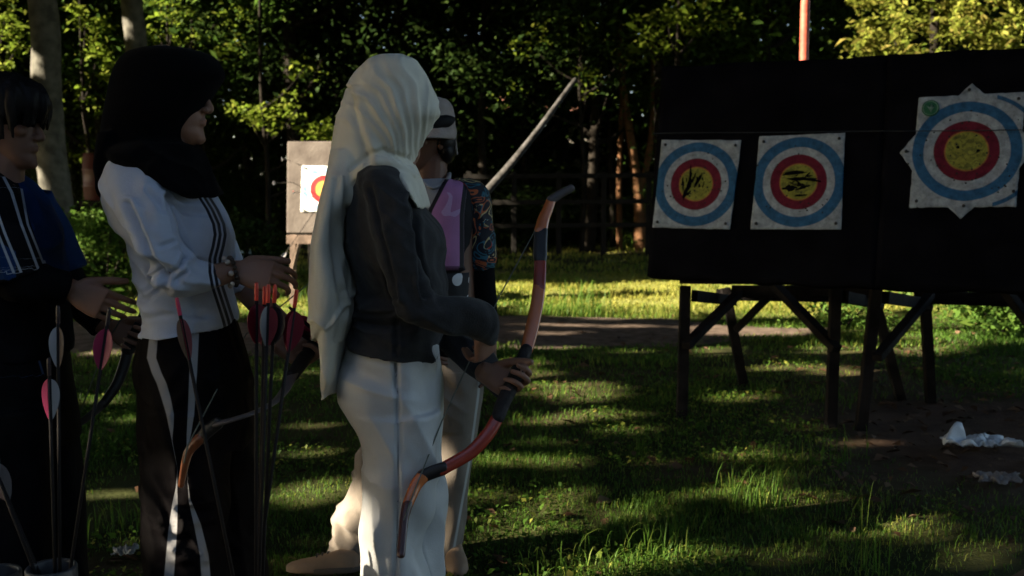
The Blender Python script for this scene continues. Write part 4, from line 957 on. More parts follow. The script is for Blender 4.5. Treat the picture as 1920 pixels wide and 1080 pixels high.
s, h = bc2(601, 378); p = on2(s, h, -.02); arrow(at(527, 487, Yb-.5), p, .80, (GREY, GREY, DARK), DARK, 'long arrow sagging down out of the far paper face', GB)

# ------------------------------------------------------------------ bows: grip, two limbs, dark bindings, tips, string
limb_red = mat('lacquered_wood', (.46, .115, .035), .22, .6, .2, 10, .05, 60, col2=(.56, .17, .05))  # orange raised in the colour to stand for sun glow on the limb
limb_deep = mat('lacquer_red', (.26, .035, .02), .22, .5, .2, 10)
limb_black = mat('bow_black', (.016, .014, .014), .4, .4); leather = mat('grip_leather', (.014, .012, .012), .7, .3, .3, 30, .4, 120)
limb_grey = mat('bow_grey', (.085, .07, .07), .5, .4); tip_orange = mat('bow_tip_wood', (.24, .075, .03), .3, .5, .25, 12)
str_m = mat('bow_string', (.10, .11, .09), .7)
def bow(segs, string, label, group=None):
    """segs: list of (name, material, [(u, v, Y, width_m)...], flatness)"""
    first = segs[0][2][0]; e = empty('recurve_bow', at(*segs[[s[0] for s in segs].index('grip')][2][0][:3]), label, 'bow', group)
    for name, m, pts, flat in segs:
        P = [at(*p[:3]) for p in pts]; r = [p[3]/2 for p in pts]
        raw(name, [tube(P, r, 14, flat, up=(0, 1, 0), sub=5)], m, e)
    P = [at(*p) for p in string]
    raw('string', [tube(P, [.0016]*len(P), 6, sub=1)], str_m, e)
    return e
def yy(v): return 2.33+.25*(720-v)/330.
def pz(l): return [(u, v, yy(v), w) for u, v, w in l]
BOW_W = bow([
  ('siyah', limb_grey, pz([(1071, 353, .020), (1052, 363, .022), (1033, 375, .024)]), .8),
  ('limb_tip', limb_red, pz([(1034, 374, .024), (1026, 395, .027), (1019, 412, .030), (1014, 433, .033)]), .55),
  ('binding', limb_black, pz([(1014.5, 432, .0345), (1013, 460, .035), (1013, 484, .0345)]), .5),
  ('limb', limb_deep, pz([(1013, 483, .030), (1012.5, 510, .031), (1011, 540, .031)]), .45),
  ('limb', limb_red, pz([(1011, 538, .031), (1007, 570, .031), (1001, 600, .032), (994, 630, .032), (987, 657, .030)]), .45),
  ('grip', leather, pz([(987.5, 655, .030), (978, 678, .032), (968, 702, .034), (957, 727, .035), (943, 756, .034), (934, 782, .032)]), .75),
  ('limb', limb_deep, pz([(934, 781, .030), (921, 805, .031), (905, 826, .031), (885, 846, .030), (866, 859, .029), (828, 880, .028)]), .45),
  ('binding', limb_black, pz([(830, 879, .031), (812, 885, .031), (793, 893, .030)]), .5),
  ('limb_tip', limb_red, pz([(794, 892, .030), (781, 908, .028), (770, 932, .026), (764, 948, .024)]), .55),
  ('siyah', mat('bow_tip_dark', (.06, .022, .02), .35, .5), pz([(764, 946, .024), (758, 972, .020), (755, 1003, .019), (752, 1040, .018)]), .8)],
  [(1030, 377, yy(377)), (1010, 420, yy(420)+.004), (936, 556, yy(556)+.01), (828, 791, yy(791)-.01), (794, 878, yy(878)-.015), (783, 905, yy(905)-.02), (757, 975, yy(975)-.016)],
  'long red-brown recurve bow with dark grip held by the person in the white headscarf')
def yb(v): return 2.47-.40*np.clip((v-655)/125., -2., 1.)**1 if v > 655 else 2.47+.0010*(655-v)
def pb(l): return [(u, v, yb(v), w) for u, v, w in l]
BOW_B = bow([
  ('siyah', tip_orange, pb([(690, 430, .018), (672, 445, .02), (660, 462, .022)]), .8),
  ('limb', limb_grey, pb([(661, 460, .026), (650, 500, .028), (636, 545, .028), (615, 600, .028)]), .5),
  ('grip', leather, pb([(616, 598, .030), (600, 628, .033), (580, 658, .035), (562, 684, .034), (548, 704, .030)]), .75),
  ('limb', limb_grey, pb([(549, 702, .028), (535, 730, .024), (514, 754, .02), (480, 772, .018), (442, 785, .018), (406, 795, .022)]), .5),
  ('limb_tip', limb_black, pb([(408, 794, .026), (392, 806, .027), (374, 824, .025)]), .55),
  ('siyah', tip_orange, pb([(375, 822, .024), (355, 845, .02), (347, 870, .017), (339, 909, .014)]), .8)],
  [(672, 447, yb(447)), (655, 470, yb(470)+.01), (461, 627, yb(627)-.02), (352, 835, yb(835)-.03), (345, 868, yb(868)-.02)],
  'slim grey and orange recurve bow held low by the person in the black headscarf')
def yt(v): return 2.50+.0*v
def ptt(l): return [(u, v, 2.58-.0004*(v-640), w) for u, v, w in l]
BOW_T = bow([
  ('siyah', tip_orange, ptt([(340, 420, .016), (330, 440, .018), (318, 460, .022)]), .8),
  ('limb', limb_black, ptt([(319, 458, .024), (303, 500, .026), (290, 545, .027), (274, 585, .027)]), .5),
  ('grip', leather, ptt([(275, 583, .030), (262, 612, .034), (250, 636, .035), (240, 656, .034)]), .75),
  ('limb', limb_black, ptt([(241, 654, .029), (231, 690, .029), (217, 724, .027), (194, 757, .024)]), .5),
  ('limb_tip', limb_grey, ptt([(196, 755, .022), (170, 778, .019), (140, 800, .017)]), .6),
  ('siyah', limb_grey, ptt([(141, 799, .017), (118, 826, .016), (100, 860, .014)]), .8)],
  [(330, 441, 2.64), (316, 462, 2.65), (200, 640, 2.58), (142, 797, 2.51), (110, 840, 2.50)],
  'black recurve bow held by the teenager, running behind the black trousers')
# three arrows held against the grip
GH = 'arrows held together with the slim bow'
for i, (a, b, c_) in enumerate((((557, 590), (640, 668), PINK), ((562, 600), (642, 680), ('rose', (.33, .02, .10))), ((556, 604), (640, 690), DARK))):
    p = at(a[0]-6, a[1]-6, 2.40+.012*i); q = at(b[0], b[1], 2.57+.012*i)
    arrow(p, q, .72, (c_, DARK, c_), DARK, ['pink-vaned arrow, topmost of those held with the slim bow', 'dark pink arrow, middle of those held with the slim bow', 'black-vaned arrow, lowest of those held with the slim bow'][i], GH, .5+i, .014, .08)
# ------------------------------------------------------------------ people
def skin_mat(name, c):
    m = mat(name, c, .55, .35, .10, 14, .08, 90); b = m.node_tree.nodes['Principled BSDF']
    b.inputs['Subsurface Weight'].default_value = .12; b.inputs['Subsurface Radius'].default_value = (.01, .004, .002); b.inputs['Subsurface Scale'].default_value = .6
    return m
skin = skin_mat('skin', (.24, .125, .085)); skin_d = skin_mat('skin_deep', (.13, .062, .04))
eye_m = mat('eye', (.55, .53, .5), .2, .5); hair_m = mat('black_hair', (.007, .0055, .0055), .5, .15, .3, 18)
lip_m = mat('lip', (.24, .08, .07), .5)
def unit(a): a = np.array(a, float); return a/np.linalg.norm(a)
def head_pieces(O, yaw, sc=1., tilt=0.):
    """O = point level with the chin under the ears; yaw = facing direction in the ground plane (0 = +x)"""
    f = np.array([math.cos(yaw), math.sin(yaw), 0]); l = np.array([-math.sin(yaw), math.cos(yaw), 0]); z = np.array([0, 0, 1.])
    f2 = f*math.cos(tilt)-z*math.sin(tilt); z2 = z*math.cos(tilt)+f*math.sin(tilt); f, z = f2, z2
    O = np.array(O, float)
    def W(a, b, c): return O+(f*a+l*b+z*c)*sc
    prof = [(-.006, .060, .030, .016), (.004, .078, .012, .030), (.02, .084, -.005, .042), (.035, .080, -.02, .050), (.05, .084, -.045, .056), (.07, .083, -.07, .064), (.09, .081, -.086, .069), (.108, .080, -.095, .072), (.118, .077, -.098, .073), (.13, .085, -.101, .074), (.145, .086, -.102, .0755), (.165, .081, -.1, .075), (.185, .068, -.09, .068), (.203, .046, -.07, .054), (.216, .02, -.042, .034), (.222, -.0, -.02, .012)]
    A = np.array(prof); zz = np.linspace(A[0, 0], A[-1, 0], 40); fr, bk, hw = (pch(A[:, 0], A[:, k], zz) for k in (1, 2, 3))
    th = np.linspace(0, 2*math.pi, 36, endpoint=False); rings = []
    for h, a, b, w_ in zip(zz, fr, bk, hw):
        c, s = np.cos(th), np.sin(th); e = 2/2.25
        x = (a+b)/2+np.sign(c)*np.abs(c)**e*(a-b)/2; y = np.sign(s)*np.abs(s)**e*w_*(1-.12*np.clip(c, 0, 1)**2)
        rings.append(np.array([W(p, q, h) for p, q in zip(x, y)]))
    ps = [rings_to_piece(rings)]
    ps.append(tube([W(.078, 0, .124), W(.087, 0, .102), W(.0975, 0, .081), W(.094, 0, .076)], np.array([.008, .009, .010, .0085])*sc, 12))
    for s in (-1, 1):
        ps.append(ell(W(.090, s*.013, .076), np.array([.010, .008, .008])*sc))
        ps.append(tube([W(.085, s*.014, .134), W(.080, s*.034, .138), W(.066, s*.052, .132)], np.array([.007, .007, .005])*sc, 10))
        ps.append(ell(W(.058, s*.042, .092), np.array([.02, .018, .016])*sc))
        M = np.stack([f, l, z], 1)
        ps.append(ell(W(-.008, s*.077, .095), np.array([.016, .007, .030])*sc, M=M)); ps.append(ell(W(.0, s*.074, .075), np.array([.010, .007, .012])*sc, M=M))
    M = np.stack([l, f, z], 1)
    ps.append(ell(W(.0795, 0, .0535), np.array([.021, .010, .0055])*sc, M=M)); ps.append(ell(W(.0785, 0, .0445), np.array([.019, .010, .006])*sc, M=M))
    ps.append(ell(W(.072, 0, .010), np.array([.018, .016, .014])*sc, M=M))
    eyes = [ell(W(.0685, s*.031, .117), np.array([.0125]*3)*sc, 14, 10) for s in (-1, 1)]
    return ps, eyes, W
def hand_pieces(Wp, d, n, side, curl=(.3, .35, .25), thumb=(.7, .6, .3), sc=1., thumb_curl=.3, spread=.04):
    d = unit(d); n = np.array(n, float); n = unit(n-d*np.dot(n, d)); t = side*np.cross(n, d); W0 = np.array(Wp, float)
    rings = []; th = np.linspace(0, 2*math.pi, 18, endpoint=False)
    for x, hw, ht in ((-.012, .024, .019), (.01, .028, .018), (.035, .036, .017), (.065, .041, .0145), (.088, .0405, .0115)):
        c, s = np.cos(th), np.sin(th); e = .75
        rings.append(W0+sc*(d*x)+sc*(np.outer(np.sign(c)*np.abs(c)**e*hw, t)+np.outer(np.sign(s)*np.abs(s)**e*ht, n)))
    ps = [rings_to_piece(rings)]
    for i, (off, base, ls, r) in enumerate(((.0305, .080, (.044, .026, .020), .0080), (.0102, .086, (.048, .030, .022), .0082), (-.0102, .083, (.044, .027, .021), .0078), (-.0300, .075, (.034, .020, .018), .0069))):
        p = W0+sc*(d*(base-.02)+t*off); q = W0+sc*(d*base+t*off); pts = [p, q]; ang = 0; k = 1+.10*(i-1.2)
        for L, c in zip(ls, curl):
            ang += c*k; dd = d*math.cos(ang)+n*math.sin(ang)+t*spread*(1.5-i)/1.5*math.cos(ang); q = q+unit(dd)*L*sc; pts.append(q)
        ps.append(tube(pts, np.array([r*1.08, r*1.1, r, r*.93, r*.78])*sc, 10, sub=3))
    a = unit(t*thumb[0]+d*thumb[1]+n*thumb[2]); p0 = W0+sc*(d*.018+t*.016); p1 = W0+sc*(d*.030+t*.034+n*.004); p2 = p1+a*.036*sc
    a2 = unit(a*math.cos(thumb_curl)+unit(n*.5+d*.6-t*.1)*math.sin(thumb_curl)); p3 = p2+a2*.032*sc; a3 = unit(a2+unit(n*.4+d*.5)*thumb_curl*.7); p4 = p3+a3*.022*sc
    ps.append(tube([p0, p1, p2, p3, p4], np.array([.015, .0135, .0112, .0105, .0085])*sc, 10, sub=3))
    return ps
def shoe(c, d, m, parent, L=.25):
    """c: heel point on the ground, d: toe direction"""
    d = unit(np.array(d, float)*np.array([1, 1, 0])); s = np.array([-d[1], d[0], 0]); c = np.array(c, float); rg = []; th = np.linspace(0, 2*math.pi, 20, endpoint=False)
    for x, hw, h in ((-.02, .02, .045), (.0, .032, .065), (.05, .034, .075), (.10, .036, .060), (.16, .042, .042), (.21, .040, .033), (.245, .028, .024), (.262, .012, .014)):
        a, b = np.cos(th), np.sin(th); z = np.clip(np.sign(b)*np.abs(b)**.8, -.0, 1)*h+.014+np.where(b < 0, -.008, 0)
        rg.append(c+d*x*L/.25+np.outer(a*hw, s)+np.outer(z, [0, 0, 1]))
    raw('upper', [rings_to_piece(rg)], m, parent) if False else None
    return rings_to_piece(rg)
def cloth_disp(spec):
    """spec: list of (across, along, wavelength, length, amplitude, seed, maskfn or None)"""
    def f(P, Nn):
        d = np.zeros(len(P))
        for ac, al, wl, ln, am, sd, mk in spec:
            k = folds(P, ac, al, wl, ln, sd)*am
            if mk is not None: u, v = proj(P); k = k*mk(P, u, v)
            d += k
        return d
    return f
def gmask(u0, v0, ru, rv): return lambda P, u, v: np.exp(-((u-u0)/ru)**2-((v-v0)/rv)**2)
def vramp(v0, v1): return lambda P, u, v: np.clip((v-v0)/(v1-v0), 0, 1)
def legs_under(Y0, hip_v, near, far, r=(.058, .034, .027, .036)):
    out = []
    for (u1, u2, u3, dy) in (near, far):
        a = at(u1, hip_v, Y0+dy); zf = .09
        b = at(u2, hip_v+330, Y0+dy); c = at(u3, 1400, Y0+dy); c[2] = zf
        out.append(tube([a, (a*.5+b*.5), b, (b*.5+c*.5), c], [r[0], r[0]*.9, r[1], r[2]*1.05, r[3]*.9], 16))
        out.append(tube([c+[-.03, 0, -.03], c+[.05, 0, -.045], c+[.13, 0, -.055]], [.035, .034, .022], 12, .8, up=(0, 1, 0)))
    return out

# ================================================================== 1. white headscarf, grey top
Y0 = 2.37
base = at(745, 660, Y0)*np.array([1, 1, 0])
pw = empty('person', base, 'person in a long white headscarf, dark grey top and white trousers, holding a red-brown bow', 'person')
hp, eyes, _ = head_pieces(at(738, 305, Y0), math.atan2(.80, .60), .88)
far_arm = [at(735, 362, Y0+.15), at(770, 480, Y0+.20), at(815, 585, Y0+.17), at(872, 652, Y0+.09), at(938, 712, Y0+.02)]
near_arm = [at(722, 356, Y0-.155), at(737, 425, Y0-.20), at(752, 495, Y0-.215), at(778, 566, Y0-.22), at(826, 588, Y0-.20), at(880, 592, Y0-.165), at(902, 604, Y0-.14)]
grip = at(962, 714, yy(714)); ax = unit(at(978, 678, yy(678))-at(943, 756, yy(756))); dv = np.array([.80, -.05, -.36]); dv = unit(dv-ax*np.dot(dv, ax)); nv = np.cross(dv, ax); nv = nv if nv[1] < 0 else -nv
Wl = grip-dv*.070-nv*.028
sgn = 1 if np.dot(np.cross(nv, dv), ax) > 0 else -1
lh = hand_pieces(Wl, dv, nv, sgn, (1.15, 1.35, .9), (.35, .75, .75), .95, .7, .035)
rh = hand_pieces(near_arm[-1]+[.006, .004, -.012], (.05, .42, -.85), (-.75, .55, .25), -1, (.75, .9, .6), (.2, .9, .4), .86, .3, .0)
body = hp+[tube([at(732, 345, Y0), at(738, 300, Y0)], [.055, .052], 18, sub=1), sil(Y0, [(322, 705, 758, .08), (345, 685, 768, .12), (443, 672, 792, .13), (520, 682, 792, .12), (600, 688, 792, .12), (680, 672, 795, .13), (790, 690, 798, .125)]),
  tube(far_arm+[Wl], [.040, .032, .027, .024, .023, .024], 14), tube(near_arm, [.034, .027, .023, .020, .020, .020, .019], 14)]+lh+rh+legs_under(Y0, 770, (750, 752, 748, -.085), (755, 758, 756, .085))
merged('body', body, .0028, skin, pw, 2)
for e_ in eyes: raw('eye', [e_], eye_m, pw)
# top
grey_cloth = mat('dark_grey_jersey', (.030, .030, .032), .85, .1, .15, 40, .25, 300, sheen=.1, crease=.35, cscale=(11, 11, 7))
m_hem = (.021, 600, 665)
tors = sil(Y0, [(316, 704, 744, .09), (324, 688, 762, .135), (338, 668, 776, .165), (360, 657, 786, .185), (400, 650, 806, .195), (430, 648, 826, .195), (460, 650, 835, .192), (495, 655, 831, .18), (531, 662, 838, .165), (560, 666, 836, .16), (600, 664, 831, .165), (630, 657, 829, .172), (655, 652, 828, .178)], p=2.15, tilt=(.020, 590, 655), n=60)
sl_n = tube([at(718, 350, Y0-.135)]+near_arm[1:-1]+[at(900, 600, Y0-.145), at(907, 612, Y0-.128), at(906, 630, Y0-.112)], [.060, .051, .046, .045, .043, .040, .041, .037, .031], 26)
sl_f = tube(far_arm[:-1]+[at(945, 722, Y0+.015)], [.064, .056, .048, .045, .037], 26)
gw = [groove([(694, 352), (703, 400), (722, 480), (738, 560)], .010, 5, Y0-.05), groove([(770, 372), (782, 440), (795, 530), (803, 552)], .012, 5, Y0-.05), groove([(668, 585), (700, 590), (735, 588)], .008, 4, Y0), groove([(664, 604), (700, 612), (745, 610)], .008, 4, Y0), groove([(742, 600), (742, 665)], .006, 4, Y0)]
def top_disp(P, Nn): return top_folds(P, Nn)+sum(g_(P) for g_ in gw)
top_folds = (cloth_disp([
  ((.5, .2, 1), (1, 0, -.5), .055, .3, .007, 11, None), ((.8, 0, 1), (1, 0, -.8), .03, .2, .004, 16, None), ((0, 0, 1), (1, .2, .1), .030, .2, .013, 12, gmask(700, 590, 90, 50)), ((1, 0, .6), (-.6, 0, 1), .030, .15, .012, 13, gmask(760, 565, 45, 50)),
  ((1, 0, .2), (.1, 0, -1), .04, .3, .009, 14, gmask(700, 420, 40, 80)), ((.7, 0, .7), (-.7, 0, .7), .035, .2, .007, 15, gmask(880, 680, 60, 60))]))
merged('top', [tors, sl_n, sl_f], .0052, grey_cloth, pw, 4, top_disp)
# trousers
satin = mat('white_satin', (.455, .46, .465), .45, .4, .06, 12, .12, 260, sheen=.1, crease=.40, cscale=(9, 9, 3))
hips = sil(Y0, [(622, 668, 818, .13), (640, 657, 823, .150), (660, 648, 826, .165), (690, 636, 827, .175), (733, 634, 829, .18), (767, 643, 829, .178), (805, 661, 830, .172), (850, 676, 829, .165)], p=2.2, n=60)
ln = sil(Y0-.085, [(770, 650, 826, .10), (810, 662, 828, .098), (858, 676, 826, .094), (897, 680, 820, .092), (945, 684, 812, .09), (1007, 675, 806, .092), (1080, 672, 805, .095), (1200, 670, 806, .10), (1330, 668, 808, .105), (1425, 664, 812, .11)], p=2.3, n=50, step=14)
lf = sil(Y0+.085, [(770, 655, 828, .10), (858, 690, 831, .094), (897, 694, 832, .092), (969, 696, 831, .09), (1017, 692, 828, .092), (1080, 690, 826, .095), (1330, 690, 826, .105), (1425, 688, 828, .11)], p=2.3, n=50, step=14)
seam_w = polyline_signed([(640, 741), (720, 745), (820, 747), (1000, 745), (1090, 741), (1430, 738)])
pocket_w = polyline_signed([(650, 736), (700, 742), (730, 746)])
def trs(P, Nn):
    d = cloth_disp([((.8, 0, 1), (1, 0, -.75), .09, .4, .022, 21, gmask(690, 800, 80, 90)), ((1, .2, .55), (-.5, 0, 1), .08, .5, .020, 22, vramp(760, 900)), ((1, .3, .05), (0, 0, 1), .07, .9, .016, 23, vramp(860, 1000)), ((.3, 0, 1), (1, 0, -.2), .045, .25, .011, 24, gmask(700, 700, 90, 70)), ((.9, 0, .7), (.7, 0, -1), .045, .3, .013, 25, gmask(790, 740, 50, 90))])(P, Nn)
    s = seam_w(P); near = P[:, 1] < Y0-.03
    d -= np.where(near, .008*np.exp(-(s/4.)**2), 0)
    s2 = pocket_w(P); v = proj(P)[1]; d -= np.where(near & (v < 728), .007*np.exp(-(s2/4.)**2), 0)
    return d
set_base(satin, mixc(satin, math_node(satin, 'MULTIPLY', band(satin, attr_out(satin, 'seam'), 1.3, .4), .75), base_src(satin), (.10, .095, .09)))  # shade of seam groove and pocket slit painted as a dark line
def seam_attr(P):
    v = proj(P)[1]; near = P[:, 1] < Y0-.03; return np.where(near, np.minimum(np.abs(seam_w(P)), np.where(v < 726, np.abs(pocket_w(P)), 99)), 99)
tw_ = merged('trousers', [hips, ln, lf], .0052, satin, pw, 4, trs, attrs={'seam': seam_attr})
sh_dark = mat('shoe_dark', (.03, .03, .032), .6)
for dy in (-.085, .085): raw('shoe', [shoe(at(690, 1400, Y0+dy)*np.array([1, 1, 0])+[.0, 0, .0], (1, 0, 0), sh_dark, pw)], sh_dark, pw)
# headscarf
scarf_w = mat('white_scarf', (.63, .60, .51), .75, .2, .05, 20, .15, 320, sheen=.1, crease=.30, cscale=(16, 12, 4))
sn = scarf_w.node_tree.nodes['Principled BSDF']
hood = sil(Y0, [(103, 712, 760, .03), (106, 702, 770, .05), (112, 691, 780, .066), (122, 680, 788, .080), (134, 668, 797, .088), (150, 655, 806, .094), (172, 646, 816, .099), (194, 640, 823, .102), (208, 635, 828, .103), (218, 632, 826, .103), (230, 629, 817, .102), (241, 627, 809, .101), (256, 625, 801, .099), (272, 622, 793, .096), (290, 620, 783, .093), (305, 618, 778, .092), (322, 617, 779, .100), (338, 616, 783, .112), (352, 617, 788, .12), (370, 620, 794, .12), (386, 628, 797, .115), (396, 640, 790, .10)], p=2.1, n=70, step=5)
wrap = tube([at(770, 326, Y0-.10), at(748, 316, Y0-.125), at(722, 308, Y0-.14), at(694, 314, Y0-.135), at(668, 336, Y0-.115), at(652, 372, Y0-.11)], [.012, .015, .017, .019, .021, .022], 16, 1.0)
flap = sil(Y0, [(312, 716, 780, .12), (326, 738, 784, .155), (342, 756, 789, .182), (358, 771, 793, .196), (374, 784, 797, .19), (390, 793, 800, .15)], p=2.3, n=60, step=5)
tail1 = sil(Y0-.0, [(282, 623, 690, .085, .0), (310, 620, 690, .105, -.0), (335, 617, 682, .13, -.01), (362, 613, 670, .15, -.02), (391, 609, 658, .16, -.03), (420, 606, 650, .165, -.03), (453, 601, 648, .17, -.03), (490, 598, 655, .172, -.03), (521, 595, 664, .172, -.03), (550, 593, 666, .17, -.03), (578, 591, 664, .165, -.03), (600, 591, 656, .155, -.03), (612, 594, 640, .14, -.03)], p=2.6, n=70, step=6, tilt=(-.032, 560, 612))
tail2 = sil(Y0-.01, [(540, 606, 668, .15, -.02), (578, 606, 668, .15, -.025), (620, 608, 658, .14, -.03), (660, 608, 648, .125, -.035), (700, 607, 640, .11, -.04), (724, 606, 636, .09, -.045), (738, 606, 634, .08, -.05)], p=3, n=60, step=6, tilt=(-.008, 700, 738))
def hood_disp(P, Nn):
    u, v = proj(P); near = np.clip((Y0+.05-P[:, 1])/.06, 0, 1)
    # pleats fanning out from the throat over the side of the head
    du, dv_ = u-788, 352-v; r = np.hypot(du, dv_); a = np.arctan2(dv_, -du)          # 0 = straight back, pi/2 = up
    w_ = vnoise(np.stack([r/60, a*2, a*0], -1), 5)*.10
    am = np.clip((r-35)/60, 0, 1)*np.clip((262-r)/70, 0, 1)*np.clip((a-.62)/.25, 0, 1)
    k = a+w_+.0016*(r-120)*np.clip(1.2-a, 0, 1)
    pl = (1-np.abs(np.sin(k*13)))*.45+(1-np.abs(np.sin(k*25+.6)))*.55
    d = near*am*(pl-.5)*.0115
    # big sweep of cloth behind the jaw
    s = u-np.interp(v, [170, 220, 270, 300], [652, 664, 682, 690]); d += near*np.where((v > 160) & (v < 310), -.009*np.exp(-(s/7)**2)+.005*np.exp(-((s-16)/9)**2), 0)
    s3 = v-np.interp(u, [650, 690, 720, 760], [320, 290, 282, 296]); d += near*np.where((u > 655) & (u < 770), -.008*np.exp(-(s3/5)**2), 0)
    s4 = v-np.interp(u, [650, 690, 735, 780], [350, 306, 300, 330]); d += near*np.where((u > 655) & (u < 785), .004*np.exp(-(s4/6)**2), 0)
    # hanging cloth
    q = P*np.array([1, 1, .22]); hang = np.clip((v-330)/120, 0, 1)
    d += hang*(folds(P, (1, -.9, .0), (.02, 0, 1), .030, .7, 31, .35)*.0065+folds(P, (1, .3, .25), (-.2, 0, 1), .06, .5, 32)*.006)
    s5 = u-np.interp(v, [330, 420, 520, 580, 640], [640, 634, 640, 652, 640]); d += np.where((v > 330) & (v < 640), .007*np.exp(-(s5/5)**2)-.006*np.exp(-((s5+10)/6)**2), 0)
    # hem of the outer layer
    s6 = v-np.interp(u, [590, 612, 640, 668], [604, 622, 585, 545]); d += np.where((v > 530), np.where(s6 < 0, .006, 0)*np.exp(-(s6/12)**2), 0)
    return d
merged('headscarf', [hood, wrap, flap, tail1, tail2], .0042, scarf_w, pw, 3, hood_disp)

# ================================================================== 2. black headscarf, white sports top
Y0 = 2.375
base = at(350, 660, Y0)*np.array([1, 1, 0])
pb_ = empty('person', base, 'person in a black headscarf and white striped sports top with black trousers', 'person')
hp, eyes, _ = head_pieces(at(315, 266, Y0), 0.0, .99, .04)
near_arm = [at(262, 352, Y0-.13), at(282, 400, Y0-.19), at(306, 462, Y0-.205), at(338, 513, Y0-.205), at(388, 519, Y0-.175), at(438, 508, Y0-.145)]
far_arm = [at(330, 345, Y0+.15), at(385, 440, Y0+.20), at(440, 520, Y0+.19), at(505, 588, Y0+.15), at(545, 628, yb(640)+.03)]
grip = at(580, 657, yb(657)); ax = unit(at(600, 628, yb(628))-at(562, 684, yb(684))); dv = np.array([.85, -.02, -.45]); dv = unit(dv-ax*np.dot(dv, ax)); nv = np.cross(dv, ax); nv = nv if nv[1] < 0 else -nv
Wl = grip-dv*.070-nv*.028; sgn = 1 if np.dot(np.cross(nv, dv), ax) > 0 else -1
lh = hand_pieces(Wl, dv, nv, sgn, (1.1, 1.3, .9), (.4, .8, .6), .95, .6, .035)
rh = hand_pieces(at(441, 508, Y0-.143), (.96, .02, -.16), (-.05, .95, -.5), -1, (.55, .7, .45), (.35, .95, .25), .92, .25, .035)
body = hp+[tube([at(312, 320, Y0), at(318, 262, Y0)], [.056, .052], 18, sub=1), sil(Y0, [(305, 245, 325, .09), (345, 232, 360, .13), (404, 238, 385, .135), (470, 265, 395, .125), (560, 295, 400, .118), (660, 295, 420, .13), (790, 295, 430, .125)]),
  tube(near_arm, [.034, .028, .024, .021, .028, .023], 16), tube(far_arm+[Wl], [.042, .034, .030, .031, .025, .023], 16)]+lh+rh+legs_under(Y0, 760, (350, 350, 345, -.085), (385, 400, 405, .09))
merged('body', body, .0028, skin, pb_, 2)
for e_ in eyes: raw('eye', [e_], eye_m, pb_)
# white top with three dark stripes down the front
white_cloth = mat('white_jersey', (.42, .46, .56), .8, .2, .04, 30, .2, 320, sheen=.15, crease=.40, cscale=(10, 10, 7))
b_ = white_cloth; dstr = attr_out(b_, 'stripe')
mk = math_node(b_, 'MAXIMUM', band(b_, dstr, 2.9), math_node(b_, 'MAXIMUM', band(b_, math_node(b_, 'SUBTRACT', dstr, 9.5), 2.9), band(b_, math_node(b_, 'ADD', dstr, 9.5), 2.9)))
set_base(b_, mixc(b_, mk, base_src(b_), (.008, .008, .014)))
stripe_line = polyline_signed([(350, 372), (366, 381), (393, 398), (420, 410), (440, 413), (462, 409), (484, 403), (510, 403), (538, 408), (575, 420), (600, 428), (612, 431)])
def stripe_attr(P): return np.where(P[:, 1] < Y0+.06, stripe_line(P), 99)
tors = sil(Y0, [(288, 238, 275, .06), (294, 228, 300, .11), (304, 220, 330, .145), (318, 214, 355, .172), (338, 210, 374, .186), (361, 209, 388, .192), (385, 213, 402, .194), (404, 217, 414, .192), (431, 230, 428, .186), (447, 240, 433, .182), (470, 252, 431, .174), (495, 263, 428, .167), (516, 271, 427, .162), (543, 275, 428, .16), (575, 275, 433, .164), (600, 273, 438, .170), (617, 272, 442, .175)], p=2.15, n=64, tilt=(-.009, 560, 617))
sl_n = tube([at(256, 350, Y0-.135)]+near_arm[1:4]+[at(362, 519, Y0-.19), at(384, 520, Y0-.177)], [.060, .054, .049, .047, .042, .038], 28)
sl_n2 = tube([at(340, 514, Y0-.2), at(356, 520, Y0-.19), at(387, 520, Y0-.175)], [.046, .043, .036], 24, round_ends=False)
sl_f = tube(far_arm[:2]+[at(432, 510, Y0+.19), at(458, 546, Y0+.18)], [.066, .056, .048, .042], 26, round_ends=False)
gb = [groove([(318, 366), (326, 392), (340, 432), (355, 478)], .012, 5, Y0-.04), groove([(236, 380), (258, 430), (286, 484), (312, 530)], .012, 5, Y0-.04), groove([(300, 462), (330, 450)], .006, 4, Y0), groove([(306, 520), (338, 500), (350, 478)], .009, 4, Y0), groove([(330, 528), (352, 508)], .007, 4, Y0), groove([(278, 560), (300, 540), (318, 540)], .008, 5, Y0), groove([(276, 545), (284, 520), (300, 505)], .008, 4, Y0),
      groove([(332, 372), (356, 392), (385, 400)], .007, 5, Y0), groove([(326, 352), (352, 372), (374, 376)], .006, 4, Y0), groove([(276, 350), (296, 372), (310, 392)], .005, 5, Y0), groove([(276, 596), (330, 588), (380, 592)], .005, 5, Y0)]
def stop_disp(P, Nn): return stop_folds(P, Nn)+sum(g_(P) for g_ in gb)
stop_folds = (cloth_disp([
  ((.7, 0, 1), (1, 0, -.7), .06, .35, .010, 41, None), ((1, 0, .45), (-.35, 0, 1), .035, .28, .014, 42, gmask(335, 430, 26, 70)), ((.45, 0, 1), (1, 0, -.5), .032, .2, .016, 43, gmask(300, 500, 55, 60)), ((.6, 0, 1), (1, 0, -.55), .035, .22, .018, 44, gmask(278, 540, 50, 70)),
  ((.2, 0, 1), (1, 0, .0), .045, .3, .011, 45, gmask(360, 580, 90, 40)), ((1, 0, .2), (0, 0, 1), .04, .2, .009, 46, gmask(240, 370, 30, 60)), ((.5, 0, 1), (1, 0, -.6), .028, .15, .010, 47, gmask(240, 420, 40, 30))]))
merged('sports_top', [tors, sl_n, sl_n2, sl_f], .0048, white_cloth, pb_, 3, stop_disp, attrs={'stripe': stripe_attr})
